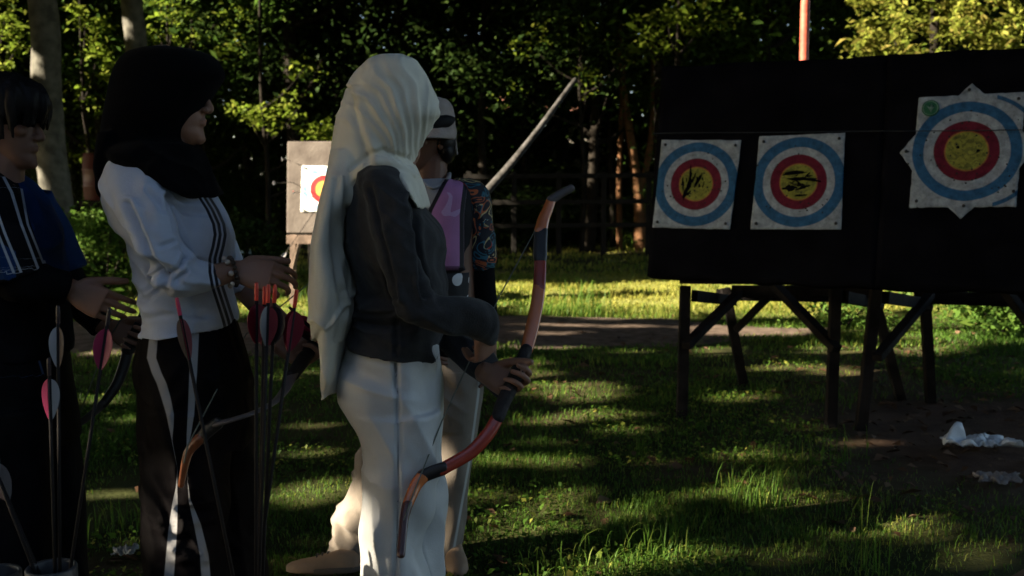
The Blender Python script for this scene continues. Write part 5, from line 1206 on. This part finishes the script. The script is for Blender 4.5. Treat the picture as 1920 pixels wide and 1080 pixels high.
# black trousers with pale side stripes
blk = mat('black_tracksuit', (.0038, .003, .0036), .7, .05, .3, 20, .1, 220, crease=.5, cscale=(12, 12, 8))
for nm in ('sa', 'sb', 'sc'): pass
mk = math_node(blk, 'MAXIMUM', band(blk, attr_out(blk, 'sa'), 1.0, .12), band(blk, attr_out(blk, 'sb'), 1.0, .12))
set_base(blk, mixc(blk, mk, base_src(blk), (.26, .26, .275)))
def ribbon(pts):
    """|d|<1 inside a ribbon; pts: (v, u, halfwidth)"""
    vs = [p[0] for p in pts]; us = [p[1] for p in pts]; ws = [p[2] for p in pts]
    def f(P):
        u, v = proj(P); d = (u-np.interp(v, vs, us))/np.maximum(np.interp(v, vs, ws), .05)
        return np.where((P[:, 1] < Y0) & (v > vs[0]) & (v < vs[-1]), d, 9)
    return f
sa = ribbon([(600, 290, 8), (632, 288, 8), (671, 284, 8.5), (700, 294, 9), (719, 303, 9), (745, 311, 8.5), (777, 319, 7), (800, 321, 4.5), (824, 322, .5), (880, 333, .1), (915, 331, 1.5), (945, 328, 5), (993, 324, 8), (1080, 317, 9), (1200, 312, 9), (1440, 308, 9)])
sb = ribbon([(600, 366, 8), (627, 365, 8), (704, 362, 7), (777, 358, 6), (815, 354, 4), (842, 350, .4), (900, 352, .1), (935, 355, 1.5), (955, 361, 4), (983, 370, 6.5), (1041, 383, 8), (1080, 386, 8.5), (1200, 390, 9), (1440, 392, 9)])
sc_l = polyline_signed([(640, 455), (685, 462), (705, 469), (760, 474)])
def sc_(P):
    u, v = proj(P); return np.where((v > 655) & (v < 715) & (np.abs(P[:, 1]-Y0) < .12), sc_l(P)/1.6, 9)
hips = sil(Y0, [(585, 288, 428, .13), (610, 278, 438, .152), (640, 268, 447, .168), (685, 264, 461, .178), (719, 268, 469, .18), (777, 271, 474, .178), (830, 271, 478, .172)], p=2.2, n=60)
lnr = sil(Y0-.085, [(760, 270, 440, .105), (849, 271, 432, .100), (926, 267, 426, .098), (1007, 266, 424, .102), (1080, 268, 428, .108), (1250, 266, 440, .12), (1425, 262, 450, .125)], p=2.3, n=56, step=12)
lfr = sil(Y0+.085, [(760, 300, 473, .105), (849, 310, 480, .100), (926, 312, 485, .098), (1041, 318, 492, .105), (1080, 318, 498, .108), (1250, 318, 512, .12), (1425, 316, 520, .125)], p=2.3, n=56, step=12)
merged('trousers', [hips, lnr, lfr], .0058, blk, pb_, 4, cloth_disp([((1, .2, .3), (-.3, 0, 1), .07, .5, .009, 51, vramp(700, 850)), ((.6, 0, 1), (1, 0, -.6), .05, .25, .007, 52, gmask(350, 720, 120, 90)), ((.15, 0, 1), (1, 0, .1), .022, .10, .016, 53, gmask(352, 1020, 45, 90)), ((.9, 0, .6), (-.5, 0, 1), .05, .3, .008, 54, vramp(850, 950))]), attrs={'sa': sa, 'sb': sb})
for dy in (-.085, .085): raw('shoe', [shoe(at(310 if dy < 0 else 360, 1400, Y0+dy)*np.array([1, 1, 0]), (1, 0, 0), sh_dark, pb_)], sh_dark, pb_)
# black headscarf
scarf_b = mat('black_scarf', (.0028, .0028, .0034), .95, .02, .2, 14, .2, 260, sheen=.02)
hood = sil(Y0, [(88, 292, 330, .03), (91, 272, 352, .05), (96, 250, 376, .07), (104, 236, 396, .083), (115, 226, 408, .092), (128, 219, 416, .097), (140, 214, 420, .100), (152, 211, 415, .102), (173, 207, 401, .103), (195, 203, 388, .103), (215, 199, 376, .102), (237, 195, 364, .100), (250, 193, 358, .098), (262, 191, 354, .097), (275, 191, 366, .10), (302, 191, 375, .112), (325, 193, 384, .12), (345, 197, 391, .12), (358, 206, 395, .115), (368, 220, 392, .09)], p=2.15, n=70, step=5)
cape = sil(Y0, [(268, 206, 366, .10), (284, 204, 372, .135), (300, 214, 378, .155), (318, 250, 384, .172), (335, 290, 389, .185), (350, 330, 393, .19), (362, 362, 396, .18), (370, 376, 392, .15)], p=2.2, n=60, step=5)
back = sil(Y0, [(250, 200, 260, .10), (300, 196, 250, .11), (340, 198, 236, .11), (362, 204, 228, .10), (374, 210, 222, .08)], p=2.6, n=50, step=6)
def hb(P, Nn):
    u, v = proj(P); d = folds(P, (1, 0, -.5), (.5, 0, 1), .05, .4, 61)*.005*np.clip((v-180)/120, 0, 1)
    d += folds(P, (.7, 0, 1), (1, 0, -.8), .035, .3, 62)*.006*np.exp(-((v-310)/60)**2)
    return d
merged('headscarf', [hood, cape, back], .0045, scarf_b, pb_, 3, hb)
# bracelet of beads
bead_a = mat('bead_dark', (.05, .03, .02), .4, .5); bead_b = mat('bead_pale', (.5, .42, .36), .4, .5)
wr = at(441, 508, Y0-.146); dirw = unit(np.array(at(441, 508, Y0-.145))-np.array(at(386, 520, Y0-.175))); s1 = unit(np.cross(dirw, [0, 0, 1])); s2 = np.cross(s1, dirw)
br = raw('bracelet', [ell(wr-dirw*.005+(s1*math.cos(t)*.0275+s2*math.sin(t)*.031), (.0055,)*3, 8, 6) for t in np.linspace(0, 2*math.pi, 18, endpoint=False)], bead_a, pb_)
raw('bead', [ell(wr-dirw*.016+(s1*math.cos(t)*.028+s2*math.sin(t)*.0315), (.0062,)*3, 8, 6) for t in np.linspace(0, 2*math.pi, 14, endpoint=False)[::2]], bead_b, pb_)

# ================================================================== 3. teenager in the black and blue jersey
Y0 = 2.40
base = at(10, 660, Y0)*np.array([1, 1, 0])
pt = empty('person', base, 'teenager with short black hair in a black and blue jersey with white stripes', 'person')
hp, eyes, W = head_pieces(at(6, 311, Y0), R(2), .90, .06)
near_arm = [at(-22, 388, Y0-.15), at(2, 450, Y0-.19), at(28, 522, Y0-.20), at(75, 530, Y0-.18), at(128, 540, Y0-.15)]
far_arm = [at(50, 385, Y0+.14), at(92, 455, Y0+.17), at(132, 540, Y0+.18), at(178, 600, Y0+.19)]
grip = at(251, 634, 2.582); ax = unit(at(275, 583, 2.60)-at(240, 656, 2.574)); dv = np.array([.85, 0, -.35]); dv = unit(dv-ax*np.dot(dv, ax)); nv = np.cross(dv, ax); nv = nv if nv[1] < 0 else -nv
Wl = grip-dv*.070-nv*.028; sgn = 1 if np.dot(np.cross(nv, dv), ax) > 0 else -1
lh = hand_pieces(Wl, dv, nv, sgn, (1.1, 1.3, .9), (.4, .8, .6), .94, .6, .035)
rh = hand_pieces(at(131, 543, Y0-.148), (.90, .05, -.42), (-.1, 1, -.2), -1, (.5, .55, .35), (.55, .9, .2), .90, .2, .04)
body = hp+[tube([at(-2, 348, Y0), at(4, 300, Y0)], [.054, .05], 18, sub=1), sil(Y0, [(345, -65, 40, .12), (380, -85, 62, .155), (480, -80, 85, .15), (600, -75, 95, .145), (760, -75, 110, .145)]),
  tube(near_arm, [.042, .036, .030, .026, .024], 16), tube(far_arm+[Wl], [.042, .034, .028, .024, .023], 16)]+lh+rh+legs_under(Y0, 740, (10, 15, 15, -.085), (40, 60, 70, .09))
merged('body', body, .0028, skin, pt, 2)
for e_ in eyes: raw('eye', [e_], eye_m, pt)
jer = mat('black_blue_jersey', (.006, .006, .008), .7, .05, .2, 18, .2, 240, crease=.4, cscale=(9, 9, 6)); jb = jer
blue = mixc(jb, math_node(jb, 'GREATER_THAN', attr_out(jb, 'blue'), 0.0), base_src(jb), (.008, .030, .10))
mk = band(jb, attr_out(jb, 'w1'), 1., .2)
for nm in ('w2', 'w3', 'w4', 'w5'): mk = math_node(jb, 'MAXIMUM', mk, band(jb, attr_out(jb, nm), 1., .2))
set_base(jb, mixc(jb, mk, blue, (.36, .38, .43)))
def rib2(pts, ymax): 
    vs = [p[0] for p in pts]; us = [p[1] for p in pts]; ws = [p[2] for p in pts]
    def f(P):
        u, v = proj(P); d = (u-np.interp(v, vs, us))/np.interp(v, vs, ws); return np.where((P[:, 1] < ymax) & (v > vs[0]) & (v < vs[-1]), d, 9)
    return f
def bluef(P):
    u, v = proj(P); far = P[:, 1] > Y0+.02
    ch = u-np.interp(v, [330, 361, 420, 500, 560], [30, 40, 58, 84, 120]); lo = np.minimum(v-(455+.55*(u-0)), 30-u)
    return np.where(far, np.minimum(ch+6, 556-v), np.maximum(np.minimum(np.minimum(ch, 140-u), 505-v), np.where((u < 34) & (v < 522), lo, -5)))
tors = sil(Y0, [(322, -30, 26, .06), (332, -50, 34, .10), (345, -80, 42, .14), (365, -98, 58, .175), (395, -104, 76, .188), (440, -100, 96, .186), (490, -97, 104, .178), (560, -95, 110, .175), (640, -94, 116, .182), (665, -94, 118, .184)], p=2.2, n=60)
sl_n = tube([at(-26, 372, Y0-.14), at(-2, 440, Y0-.19), at(18, 505, Y0-.20), at(24, 524, Y0-.20)], [.072, .070, .068, .066], 26, round_ends=False)
sl_f = tube([at(46, 378, Y0+.13), at(90, 450, Y0+.17), at(122, 512, Y0+.18)], [.07, .062, .055], 26, round_ends=False)
merged('jersey', [tors, sl_n, sl_f], .005, jer, pt, 4, cloth_disp([((.7, 0, 1), (1, 0, -.7), .06, .3, .006, 71, None), ((1, 0, .5), (-.4, 0, 1), .04, .3, .006, 72, None)]),
  attrs={'blue': bluef, 'w1': rib2([(330, 6, 3), (361, 22, 3), (420, 40, 2.6), (505, 72, 2.6)], Y0+.05), 'w2': rib2([(395, -6, 2.6), (440, 10, 2.6), (512, 40, 2.8)], Y0), 'w3': rib2([(395, -22, 2.6), (440, -3, 2.6), (512, 26, 2.8)], Y0), 'w4': rib2([(352, 40, 2.2), (420, 52, 2.2), (500, 84, 2.2)], Y0+.1), 'w5': rib2([(485, 82, 1.8), (505, 88, 1.8)], Y0+.1)})
under = mat('black_undershirt', (.005, .005, .006), .8, .05, .2, 30)
for ps_ in (tube(near_arm[1:4]+[at(127, 540, Y0-.151)], [.052, .050, .043, .035], 24, round_ends=False), tube(far_arm[1:3]+[at(170, 590, Y0+.19), at(192, 610, Y0+.185)], [.05, .046, .038, .034], 24, round_ends=False)): merged('undersleeve', [ps_], .0045, under, pt, 3, cloth_disp([((1, 0, .3), (-.3, 0, 1), .03, .2, .005, 75, None)]))
tkm = mat('black_trousers', (.005, .005, .006), .75, .05, .3, 20, .3, 140); set_base(tkm, mixc(tkm, band(tkm, attr_out(tkm, 'p1'), 1., .3), base_src(tkm), (.06, .10, .20)))
hips = sil(Y0, [(640, -92, 112, .17), (700, -94, 118, .18), (772, -94, 130, .18), (830, -92, 138, .17)], p=2.2)
l1 = sil(Y0-.085, [(760, -92, 90, .105), (900, -90, 95, .10), (1080, -88, 96, .105), (1260, -88, 98, .115), (1420, -88, 100, .12)], n=50, step=14, p=2.3)
l2 = sil(Y0+.085, [(760, -50, 128, .105), (858, -40, 144, .10), (993, -30, 159, .10), (1080, -28, 162, .105), (1260, -28, 166, .115), (1420, -28, 170, .12)], n=50, step=14, p=2.3)
merged('trousers', [hips, l1, l2], .006, tkm, pt, 4, cloth_disp([((1, .2, .3), (-.3, 0, 1), .07, .5, .008, 77, None)]), attrs={'p1': rib2([(566, 30, 2), (640, 62, 2), (705, 82, 2)], Y0)})
for dy in (-.085, .085): raw('shoe', [shoe(at(-40 if dy < 0 else 30, 1400, Y0+dy)*np.array([1, 1, 0]), (1, 0, 0), sh_dark, pt)], sh_dark, pt)
# hair
hs = [ell(W(-.012, 0, .15), np.array([.108, .086, .088])*.92, 24, 16), ell(W(-.05, 0, .10), np.array([.062, .074, .085])*.92, 20, 14), ell(W(-.06, 0, .045), np.array([.045, .055, .055])*.92, 18, 12)]
gh = np.random.default_rng(5)
for i in range(46):
    b = gh.uniform(-1, 1); a0 = W(gh.uniform(-.03, .03), b*.03, .232); m1 = W(.075+gh.uniform(-.006, .012)-.045*b*b, b*.066, .205); m2 = W(.104-.05*b*b+gh.uniform(-.004, .006), b*.078, .165); e1_ = W(.100-.055*b*b+gh.uniform(-.004, .008), b*.080, gh.uniform(.100, .135))
    hs.append(tube([a0, m1, m2, e1_], [.010, .012, .0095, .0028], 8))
for s in (-1, 1):
    for i in range(26):
        f0 = gh.uniform(-.09, .06); ln_ = gh.uniform(.055, .095) if f0 > .012 else (gh.uniform(.105, .13) if f0 > -.03 else gh.uniform(.03, .06))
        hs.append(tube([W(f0*.5, s*.03, .23), W(f0*.9, s*.074, .195), W(f0, s*.088, .15), W(f0+gh.uniform(-.004, .012), s*.084, ln_+.012)], [.011, .012, .010, .003], 8))
for i in range(22):
    b = gh.uniform(-1, 1); hs.append(tube([W(-.04, b*.03, .23), W(-.098, b*.06, .18), W(-.112, b*.066, .11), W(-.104+gh.uniform(-.01, .01), b*.06, gh.uniform(.0, .04))], [.012, .013, .011, .003], 8))
merged('hair', hs, .0030, hair_m, pt, 1, lambda P, n_: .0022*vnoise(P*np.array([120, 160, 22.]), 81))

# ================================================================== 4. person in the bucket hat and purple bib, facing the archers
Y0 = 3.60
base = at(800, 660, Y0)*np.array([1, 1, 0])
pm = empty('person', base, 'person in a beige hat, purple bib and patterned sleeves standing behind the white headscarf', 'person')
hp, eyes, W = head_pieces(at(803, 316, Y0), R(222), .99, .02)
arm = [at(888, 372, Y0), at(897, 430, Y0+.01), at(904, 500, Y0+.01), at(912, 570, Y0+.0), at(918, 635, Y0-.03)]
arm2 = [at(768, 372, Y0-.02), at(757, 430, Y0-.04), at(752, 500, Y0-.05), at(757, 565, Y0-.10), at(775, 615, Y0-.16)]
rh = hand_pieces(at(919, 640, Y0-.03), (.06, -.1, -1), (-.85, -.3, 0), 1, (.35, .4, .3), (.5, .8, .3), .95)
lh = hand_pieces(at(777, 619, Y0-.165), (.4, -.35, -.8), (.7, .5, 0), -1, (.4, .5, .3), (.5, .8, .3), .95)
tilt_leg = [at(790, 720, Y0), at(742, 815, Y0-.02), at(700, 885, Y0-.03), at(668, 965, Y0-.02), at(645, 1042, Y0)]
st_leg = [at(858, 720, Y0+.01), at(856, 880, Y0), at(845, 1042, Y0)]
body = hp+[tube([at(806, 348, Y0), at(808, 305, Y0)], [.062, .058], 18, sub=1), sil(Y0, [(348, 775, 870, .09), (375, 765, 895, .105), (500, 775, 890, .105), (640, 780, 895, .11), (720, 780, 890, .11)]), tube(arm, [.042, .036, .031, .027, .025], 16), tube(arm2, [.042, .036, .031, .027, .025], 16), tube(tilt_leg, [.075, .06, .048, .04, .036], 16), tube(st_leg, [.075, .05, .036], 16)]+rh+lh
c = tilt_leg[-1]; body.append(tube([c+[.02, 0, -.02], c+[-.06, -.02, -.045], c+[-.15, -.04, -.06]], [.035, .033, .02], 12)); c = st_leg[-1]; body.append(tube([c+[.0, .02, -.02], c+[.02, -.06, -.045], c+[.03, -.15, -.06]], [.035, .033, .02], 12))
merged('body', body, .0034, skin_d, pm, 2)
for e_ in eyes: raw('eye', [e_], eye_m, pm)
shirt_m = mat('pale_jersey', (.27, .28, .31), .8, .2, .06, 20)
tors = sil(Y0, [(332, 786, 838, .06), (340, 772, 862, .085), (350, 762, 884, .10), (368, 756, 896, .115), (420, 758, 890, .122), (500, 766, 882, .12), (560, 770, 882, .12), (640, 772, 888, .125), (668, 772, 892, .13)], p=2.3, n=56)
set_base(shirt_m, mixc(shirt_m, math_node(shirt_m, 'GREATER_THAN', attr_out(shirt_m, 'dark'), 0.), base_src(shirt_m), (.008, .008, .01)))
merged('jersey', [tors], .006, shirt_m, pm, 4, cloth_disp([((.5, 0, 1), (1, 0, -.5), .07, .3, .005, 91, None)]), attrs={'dark': lambda P: np.maximum(proj(P)[0]-858, proj(P)[1]-506)})
# patterned short sleeves: orange, teal and cream swirls on black
pat = mat('swirl_print', (.012, .014, .022), .7, .25, .1, 20); L = pat.node_tree.links.new; tc = pat.node_tree.nodes['Texture Coordinate']
nz = N(pat, 'ShaderNodeTexNoise'); nz.inputs['Scale'].default_value = 9; nz.inputs['Detail'].default_value = 1; L(tc.outputs['Object'], nz.inputs['Vector'])
mixv = N(pat, 'ShaderNodeMix', data_type='VECTOR'); mixv.inputs[0].default_value = .28; L(tc.outputs['Object'], mixv.inputs[4]); L(nz.outputs['Color'], mixv.inputs[5])
vo = N(pat, 'ShaderNodeTexVoronoi'); vo.inputs['Scale'].default_value = 27; L(mixv.outputs[1], vo.inputs['Vector'])
wv = math_node(pat, 'SINE', math_node(pat, 'MULTIPLY', vo.outputs['Distance'], 15.0))
sepc = N(pat, 'ShaderNodeSeparateColor'); L(vo.outputs['Color'], sepc.inputs[0])
rp = N(pat, 'ShaderNodeValToRGB'); L(sepc.outputs[0], rp.inputs[0]); rp.color_ramp.interpolation = 'CONSTANT'; e_ = rp.color_ramp.elements; e_[0].color = (.36, .09, .03, 1); e_[1].color = (.02, .10, .14, 1); e_[1].position = .3
for p_, c_ in ((.55, (.42, .34, .16)), (.7, (.30, .03, .02)), (.85, (.03, .12, .17))): q_ = e_.new(p_); q_.color = (*c_, 1)
set_base(pat, mixc(pat, math_node(pat, 'GREATER_THAN', wv, .35), base_src(pat), rp.outputs[0]))
for a_, sd in ((arm, 1), (arm2, -1)):
    merged('patterned_sleeve', [tube([a_[0]+np.array([-.05*sd, 0, .02]), a_[0]+np.array([-.0*sd, 0, .0]), a_[1], a_[2]-[0, 0, -.02]], [.055, .060, .058, .054], 24, round_ends=True)], .005, pat, pm, 4, cloth_disp([((1, 0, .5), (-.4, 0, 1), .05, .3, .005, 93+sd, None)]))
for a_ in (arm, arm2): merged('undersleeve', [tube(a_[1:4]+[a_[4]+np.array([0, 0, .02])], [.047, .045, .038, .031], 22, round_ends=False)], .005, under, pm, 3)
# bib
bibm = mat('purple_bib', (.36, .16, .34), .65, .3, .12, 10, .2, 200); L = bibm.node_tree.links.new; tc = bibm.node_tree.nodes['Texture Coordinate']
nz = N(bibm, 'ShaderNodeTexNoise'); nz.inputs['Scale'].default_value = 5; nz.inputs['Detail'].default_value = 0; L(tc.outputs['Object'], nz.inputs['Vector'])
ab = math_node(bibm, 'ABSOLUTE', math_node(bibm, 'SUBTRACT', nz.outputs['Fac'], .5)); n2 = N(bibm, 'ShaderNodeTexNoise'); n2.inputs['Scale'].default_value = 9; L(tc.outputs['Object'], n2.inputs['Vector'])
ln_m = math_node(bibm, 'MULTIPLY', math_node(bibm, 'LESS_THAN', ab, .012), math_node(bibm, 'GREATER_THAN', n2.outputs['Fac'], .53))
set_base(bibm, mixc(bibm, band(bibm, attr_out(bibm, 'edge'), 4.2, .1), mixc(bibm, ln_m, base_src(bibm), (.42, .28, .50)), (.008, .007, .012)))
el_ = [(330, 842), (345, 832), (396, 806), (430, 797), (495, 800), (506, 812)]; er_ = [(330, 868), (345, 873), (402, 866), (470, 866), (505, 866)]
fl_ = polyline_signed(el_); fr_ = polyline_signed(er_)
def bib_edge(P):
    u, v = proj(P); return np.minimum(np.minimum(np.abs(fl_(P)), np.abs(fr_(P))), np.abs(503-v))
rows = []
for v in np.linspace(336, 507, 22):
    a = np.interp(v, [p[0] for p in el_], [p[1] for p in el_])-4; b = np.interp(v, [p[0] for p in er_], [p[1] for p in er_])+4
    TV = [332, 340, 350, 368, 420, 500, 560]; ul = np.interp(v, TV, [786, 772, 762, 756, 758, 766, 770]); ur = np.interp(v, TV, [838, 862, 884, 896, 890, 882, 882]); bb = np.interp(v, TV, [.06, .085, .10, .115, .122, .12, .12])
    us = np.linspace(a, b, 26); x = np.clip((us-(ul+ur)/2)/((ur-ul)/2), -1, 1); y = Y0-bb*(1-np.abs(x)**2.3)**(1/2.3)-.010
    rows.append([(u_, v, y_) for u_, y_ in zip(us, y)])
Vb = np.array([at(*p) for r in rows for p in r]); Vk = Vb+np.array([0, .008, 0]); ii = np.arange(22*26).reshape(22, 26); n0 = len(Vb); F = []
for j in range(21):
    for i in range(25):
        a, b, c, d = (int(k) for k in (ii[j, i], ii[j, i+1], ii[j+1, i+1], ii[j+1, i])); F += [(a, d, c, b), (a+n0, b+n0, c+n0, d+n0)]
rim = [int(k) for k in list(ii[0, :])+list(ii[1:, -1])+list(ii[-1, -2::-1])+list(ii[-2:0:-1, 0])]
F += [(rim[k], rim[(k+1) % len(rim)], rim[(k+1) % len(rim)]+n0, rim[k]+n0) for k in range(len(rim))]
Vall = np.vstack([Vb, Vk]); me = mesh_of('bib', Vall-base, F)
at_ = me.attributes.new('edge', 'FLOAT', 'POINT'); at_.data.foreach_set('value', bib_edge(Vall).astype(np.float32)); link('bib', me, bibm, pm)
# black collar, waist bag, pale shirt tail
def wrapband(v0, v1, grow, m, name):
    TV = [332, 340, 350, 368, 420, 500, 560, 640, 668]; r_ = lambda v, l: np.interp(v, TV, l)
    rs = [(v, r_(v, [786, 772, 762, 756, 758, 766, 770, 772, 772])-grow, r_(v, [838, 862, 884, 896, 890, 882, 882, 888, 892])+grow, r_(v, [.06, .085, .10, .115, .122, .12, .12, .125, .13])+grow/530) for v in np.linspace(v0, v1, 6)]
    return raw(name, [sil(Y0, rs, p=2.3, n=56)], m, pm)
belt_m = mat('waist_bag', (.014, .014, .016), .7, .25, .2, 20); L = belt_m.node_tree.links.new
vo = N(belt_m, 'ShaderNodeTexVoronoi'); vo.inputs['Scale'].default_value = 16; L(belt_m.node_tree.nodes['Texture Coordinate'].outputs['Object'], vo.inputs['Vector']); n2 = N(belt_m, 'ShaderNodeTexNoise'); n2.inputs['Scale'].default_value = 11; L(belt_m.node_tree.nodes['Texture Coordinate'].outputs['Object'], n2.inputs['Vector'])
set_base(belt_m, mixc(belt_m, math_node(belt_m, 'MULTIPLY', math_node(belt_m, 'LESS_THAN', vo.outputs['Distance'], .33), math_node(belt_m, 'GREATER_THAN', n2.outputs['Fac'], .48)), base_src(belt_m), (.55, .55, .56)))
wrapband(508, 562, 3.5, belt_m, 'waist_bag'); wrapband(563, 660, 1.2, under, 'black_vest')
raw('collar', [tube([at(790, 338, Y0-.07), at(812, 352, Y0-.105), at(838, 338, Y0-.055), at(842, 326, Y0+.0)], [.010, .012, .011, .009], 12, .6)], shirt_m, pm)
raw('buckle', [rings_to_piece([np.array([at(841+math.cos(t)*q, 664+math.sin(t)*q*.9, Y0-d_) for t in np.linspace(0, 2*math.pi, 20, endpoint=False)]) for q, d_ in ((7, .128), (7, .142), (5, .144))])], belt_m, pm)
# trousers
beige = mat('beige_trousers', (.155, .13, .107), .7, .2, .08, 14, .2, 220, sheen=.1, crease=.45, cscale=(9, 9, 4)); set_base(beige, mixc(beige, band(beige, attr_out(beige, 'pipe'), 1., .3), base_src(beige), (.34, .35, .34)))
hips = sil(Y0, [(655, 776, 900, .128), (690, 774, 906, .138), (724, 768, 907, .142), (765, 764, 904, .138), (800, 770, 900, .12)], p=2.2)
l1 = sil(Y0, [(740, 800, 906, .115), (800, 804, 900, .108), (873, 808, 888, .1), (945, 808, 876, .097), (1010, 808, 866, .095), (1058, 806, 856, .095)], p=2.3, n=44)
l2 = tube([at(800, 735, Y0), at(750, 815, Y0-.02), at(706, 885, Y0-.03), at(678, 950, Y0-.02), at(658, 1010, Y0-.01), at(652, 1058, Y0)], [.125, .114, .100, .090, .083, .082], 34, .95, round_ends=False)
merged('trousers', [hips, l1, l2], .0062, beige, pm, 4, cloth_disp([((1, .2, .4), (-.45, 0, 1), .07, .5, .013, 97, vramp(700, 800)), ((.7, 0, 1), (1, 0, -.6), .05, .25, .012, 98, gmask(845, 700, 60, 60)), ((.5, 0, 1), (1, 0, -.4), .045, .2, .011, 99, gmask(640, 1010, 60, 50)), ((1, 0, .5), (-.4, 0, 1), .05, .3, .010, 100, gmask(650, 930, 60, 80))]),
  attrs={'pipe': rib2([(700, 899, 2.2), (740, 897, 2.2), (800, 889, 2.2), (873, 879, 2.2), (945, 866, 2.2), (1058, 846, 2.2)], Y0+.2)})
sh_b = mat('beige_shoe', (.24, .165, .11), .7, .3, .12, 14, .2, 80)
hl = ground(664, 1068); V_s, F_s = shoe(hl, (-1, -.08, 0), sh_b, pm, .225); V_s[:, 2] *= .86; so_ = raw('shoe', [(V_s, F_s)], sh_b, pm)
raw('sole', [rings_to_piece([np.array([hl+np.array([-.105-math.cos(t)*.128*q, -.009-math.sin(t)*.043*q, z]) for t in np.linspace(0, 2*math.pi, 30, endpoint=False)]) for q, z in ((.96, .0), (1.02, .004), (1.02, .017), (.97, .021))])], mat('shoe_sole', (.09, .075, .06), .8), so_, origin=pm.location)
raw('lace', [tube([hl+np.array([-x, -.028, .058-x*.12]), hl+np.array([-x-.006, .0, .083-x*.22]), hl+np.array([-x, .026, .058-x*.12])], [.0035]*3, 8) for x in (.085, .105, .125)], sh_dark, so_, origin=pm.location); raw('shoe', [shoe(at(846, 1055, Y0)*np.array([1, 1, 0])+[0, .05, 0], (.15, -1, 0), sh_b, pm)], sh_b, pm)
# hat: crown, dark goggles band, drooping brim
hat_m = mat('beige_hat', (.30, .25, .225), .85, .15, .1, 24, .3, 120)
merged('hat', [sil(Y0, [(181, 792, 818, .05), (184, 780, 832, .075), (192, 768, 843, .095), (205, 760, 850, .108), (225, 756, 853, .112), (240, 755, 853, .113)], p=2.2, n=50, step=4),
  sil(Y0-.005, [(236, 756, 853, .112, 0), (246, 745, 856, .128, -.005), (256, 732, 855, .145, -.012), (262, 722, 852, .155, -.018)], p=2.2, n=50, step=3)], .0045, hat_m, pm, 3, cloth_disp([((1, 0, .2), (0, 0, 1), .06, .3, .003, 103, None)]))
raw('chin_strap', [tube([at(852, 254, Y0), at(855, 272, Y0-.01), at(857.5, 289, Y0-.02)], [.004, .004, .003], 8)], hat_m, pm)
gog = mat('dark_goggles', (.010, .010, .011), .7, .1); gl = [tube([at(790, 236, Y0-.112), at(815, 231, Y0-.112), at(838, 227, Y0-.082), at(848, 224, Y0-.045)], [.022, .024, .022, .012], 14)]
merged('goggles', gl+[tube([at(815, 231, Y0-.116), at(836, 227, Y0-.09)], [.016, .016], 12, sub=1)], .004, gog, pm, 3)
raw('hair', [ell(at(830, 266, Y0+.02), (.052, .085, .065)), ell(at(838, 284, Y0+.01), (.030, .07, .045)), ell(at(828, 292, Y0+.03), (.035, .06, .04))], hair_m, pm)
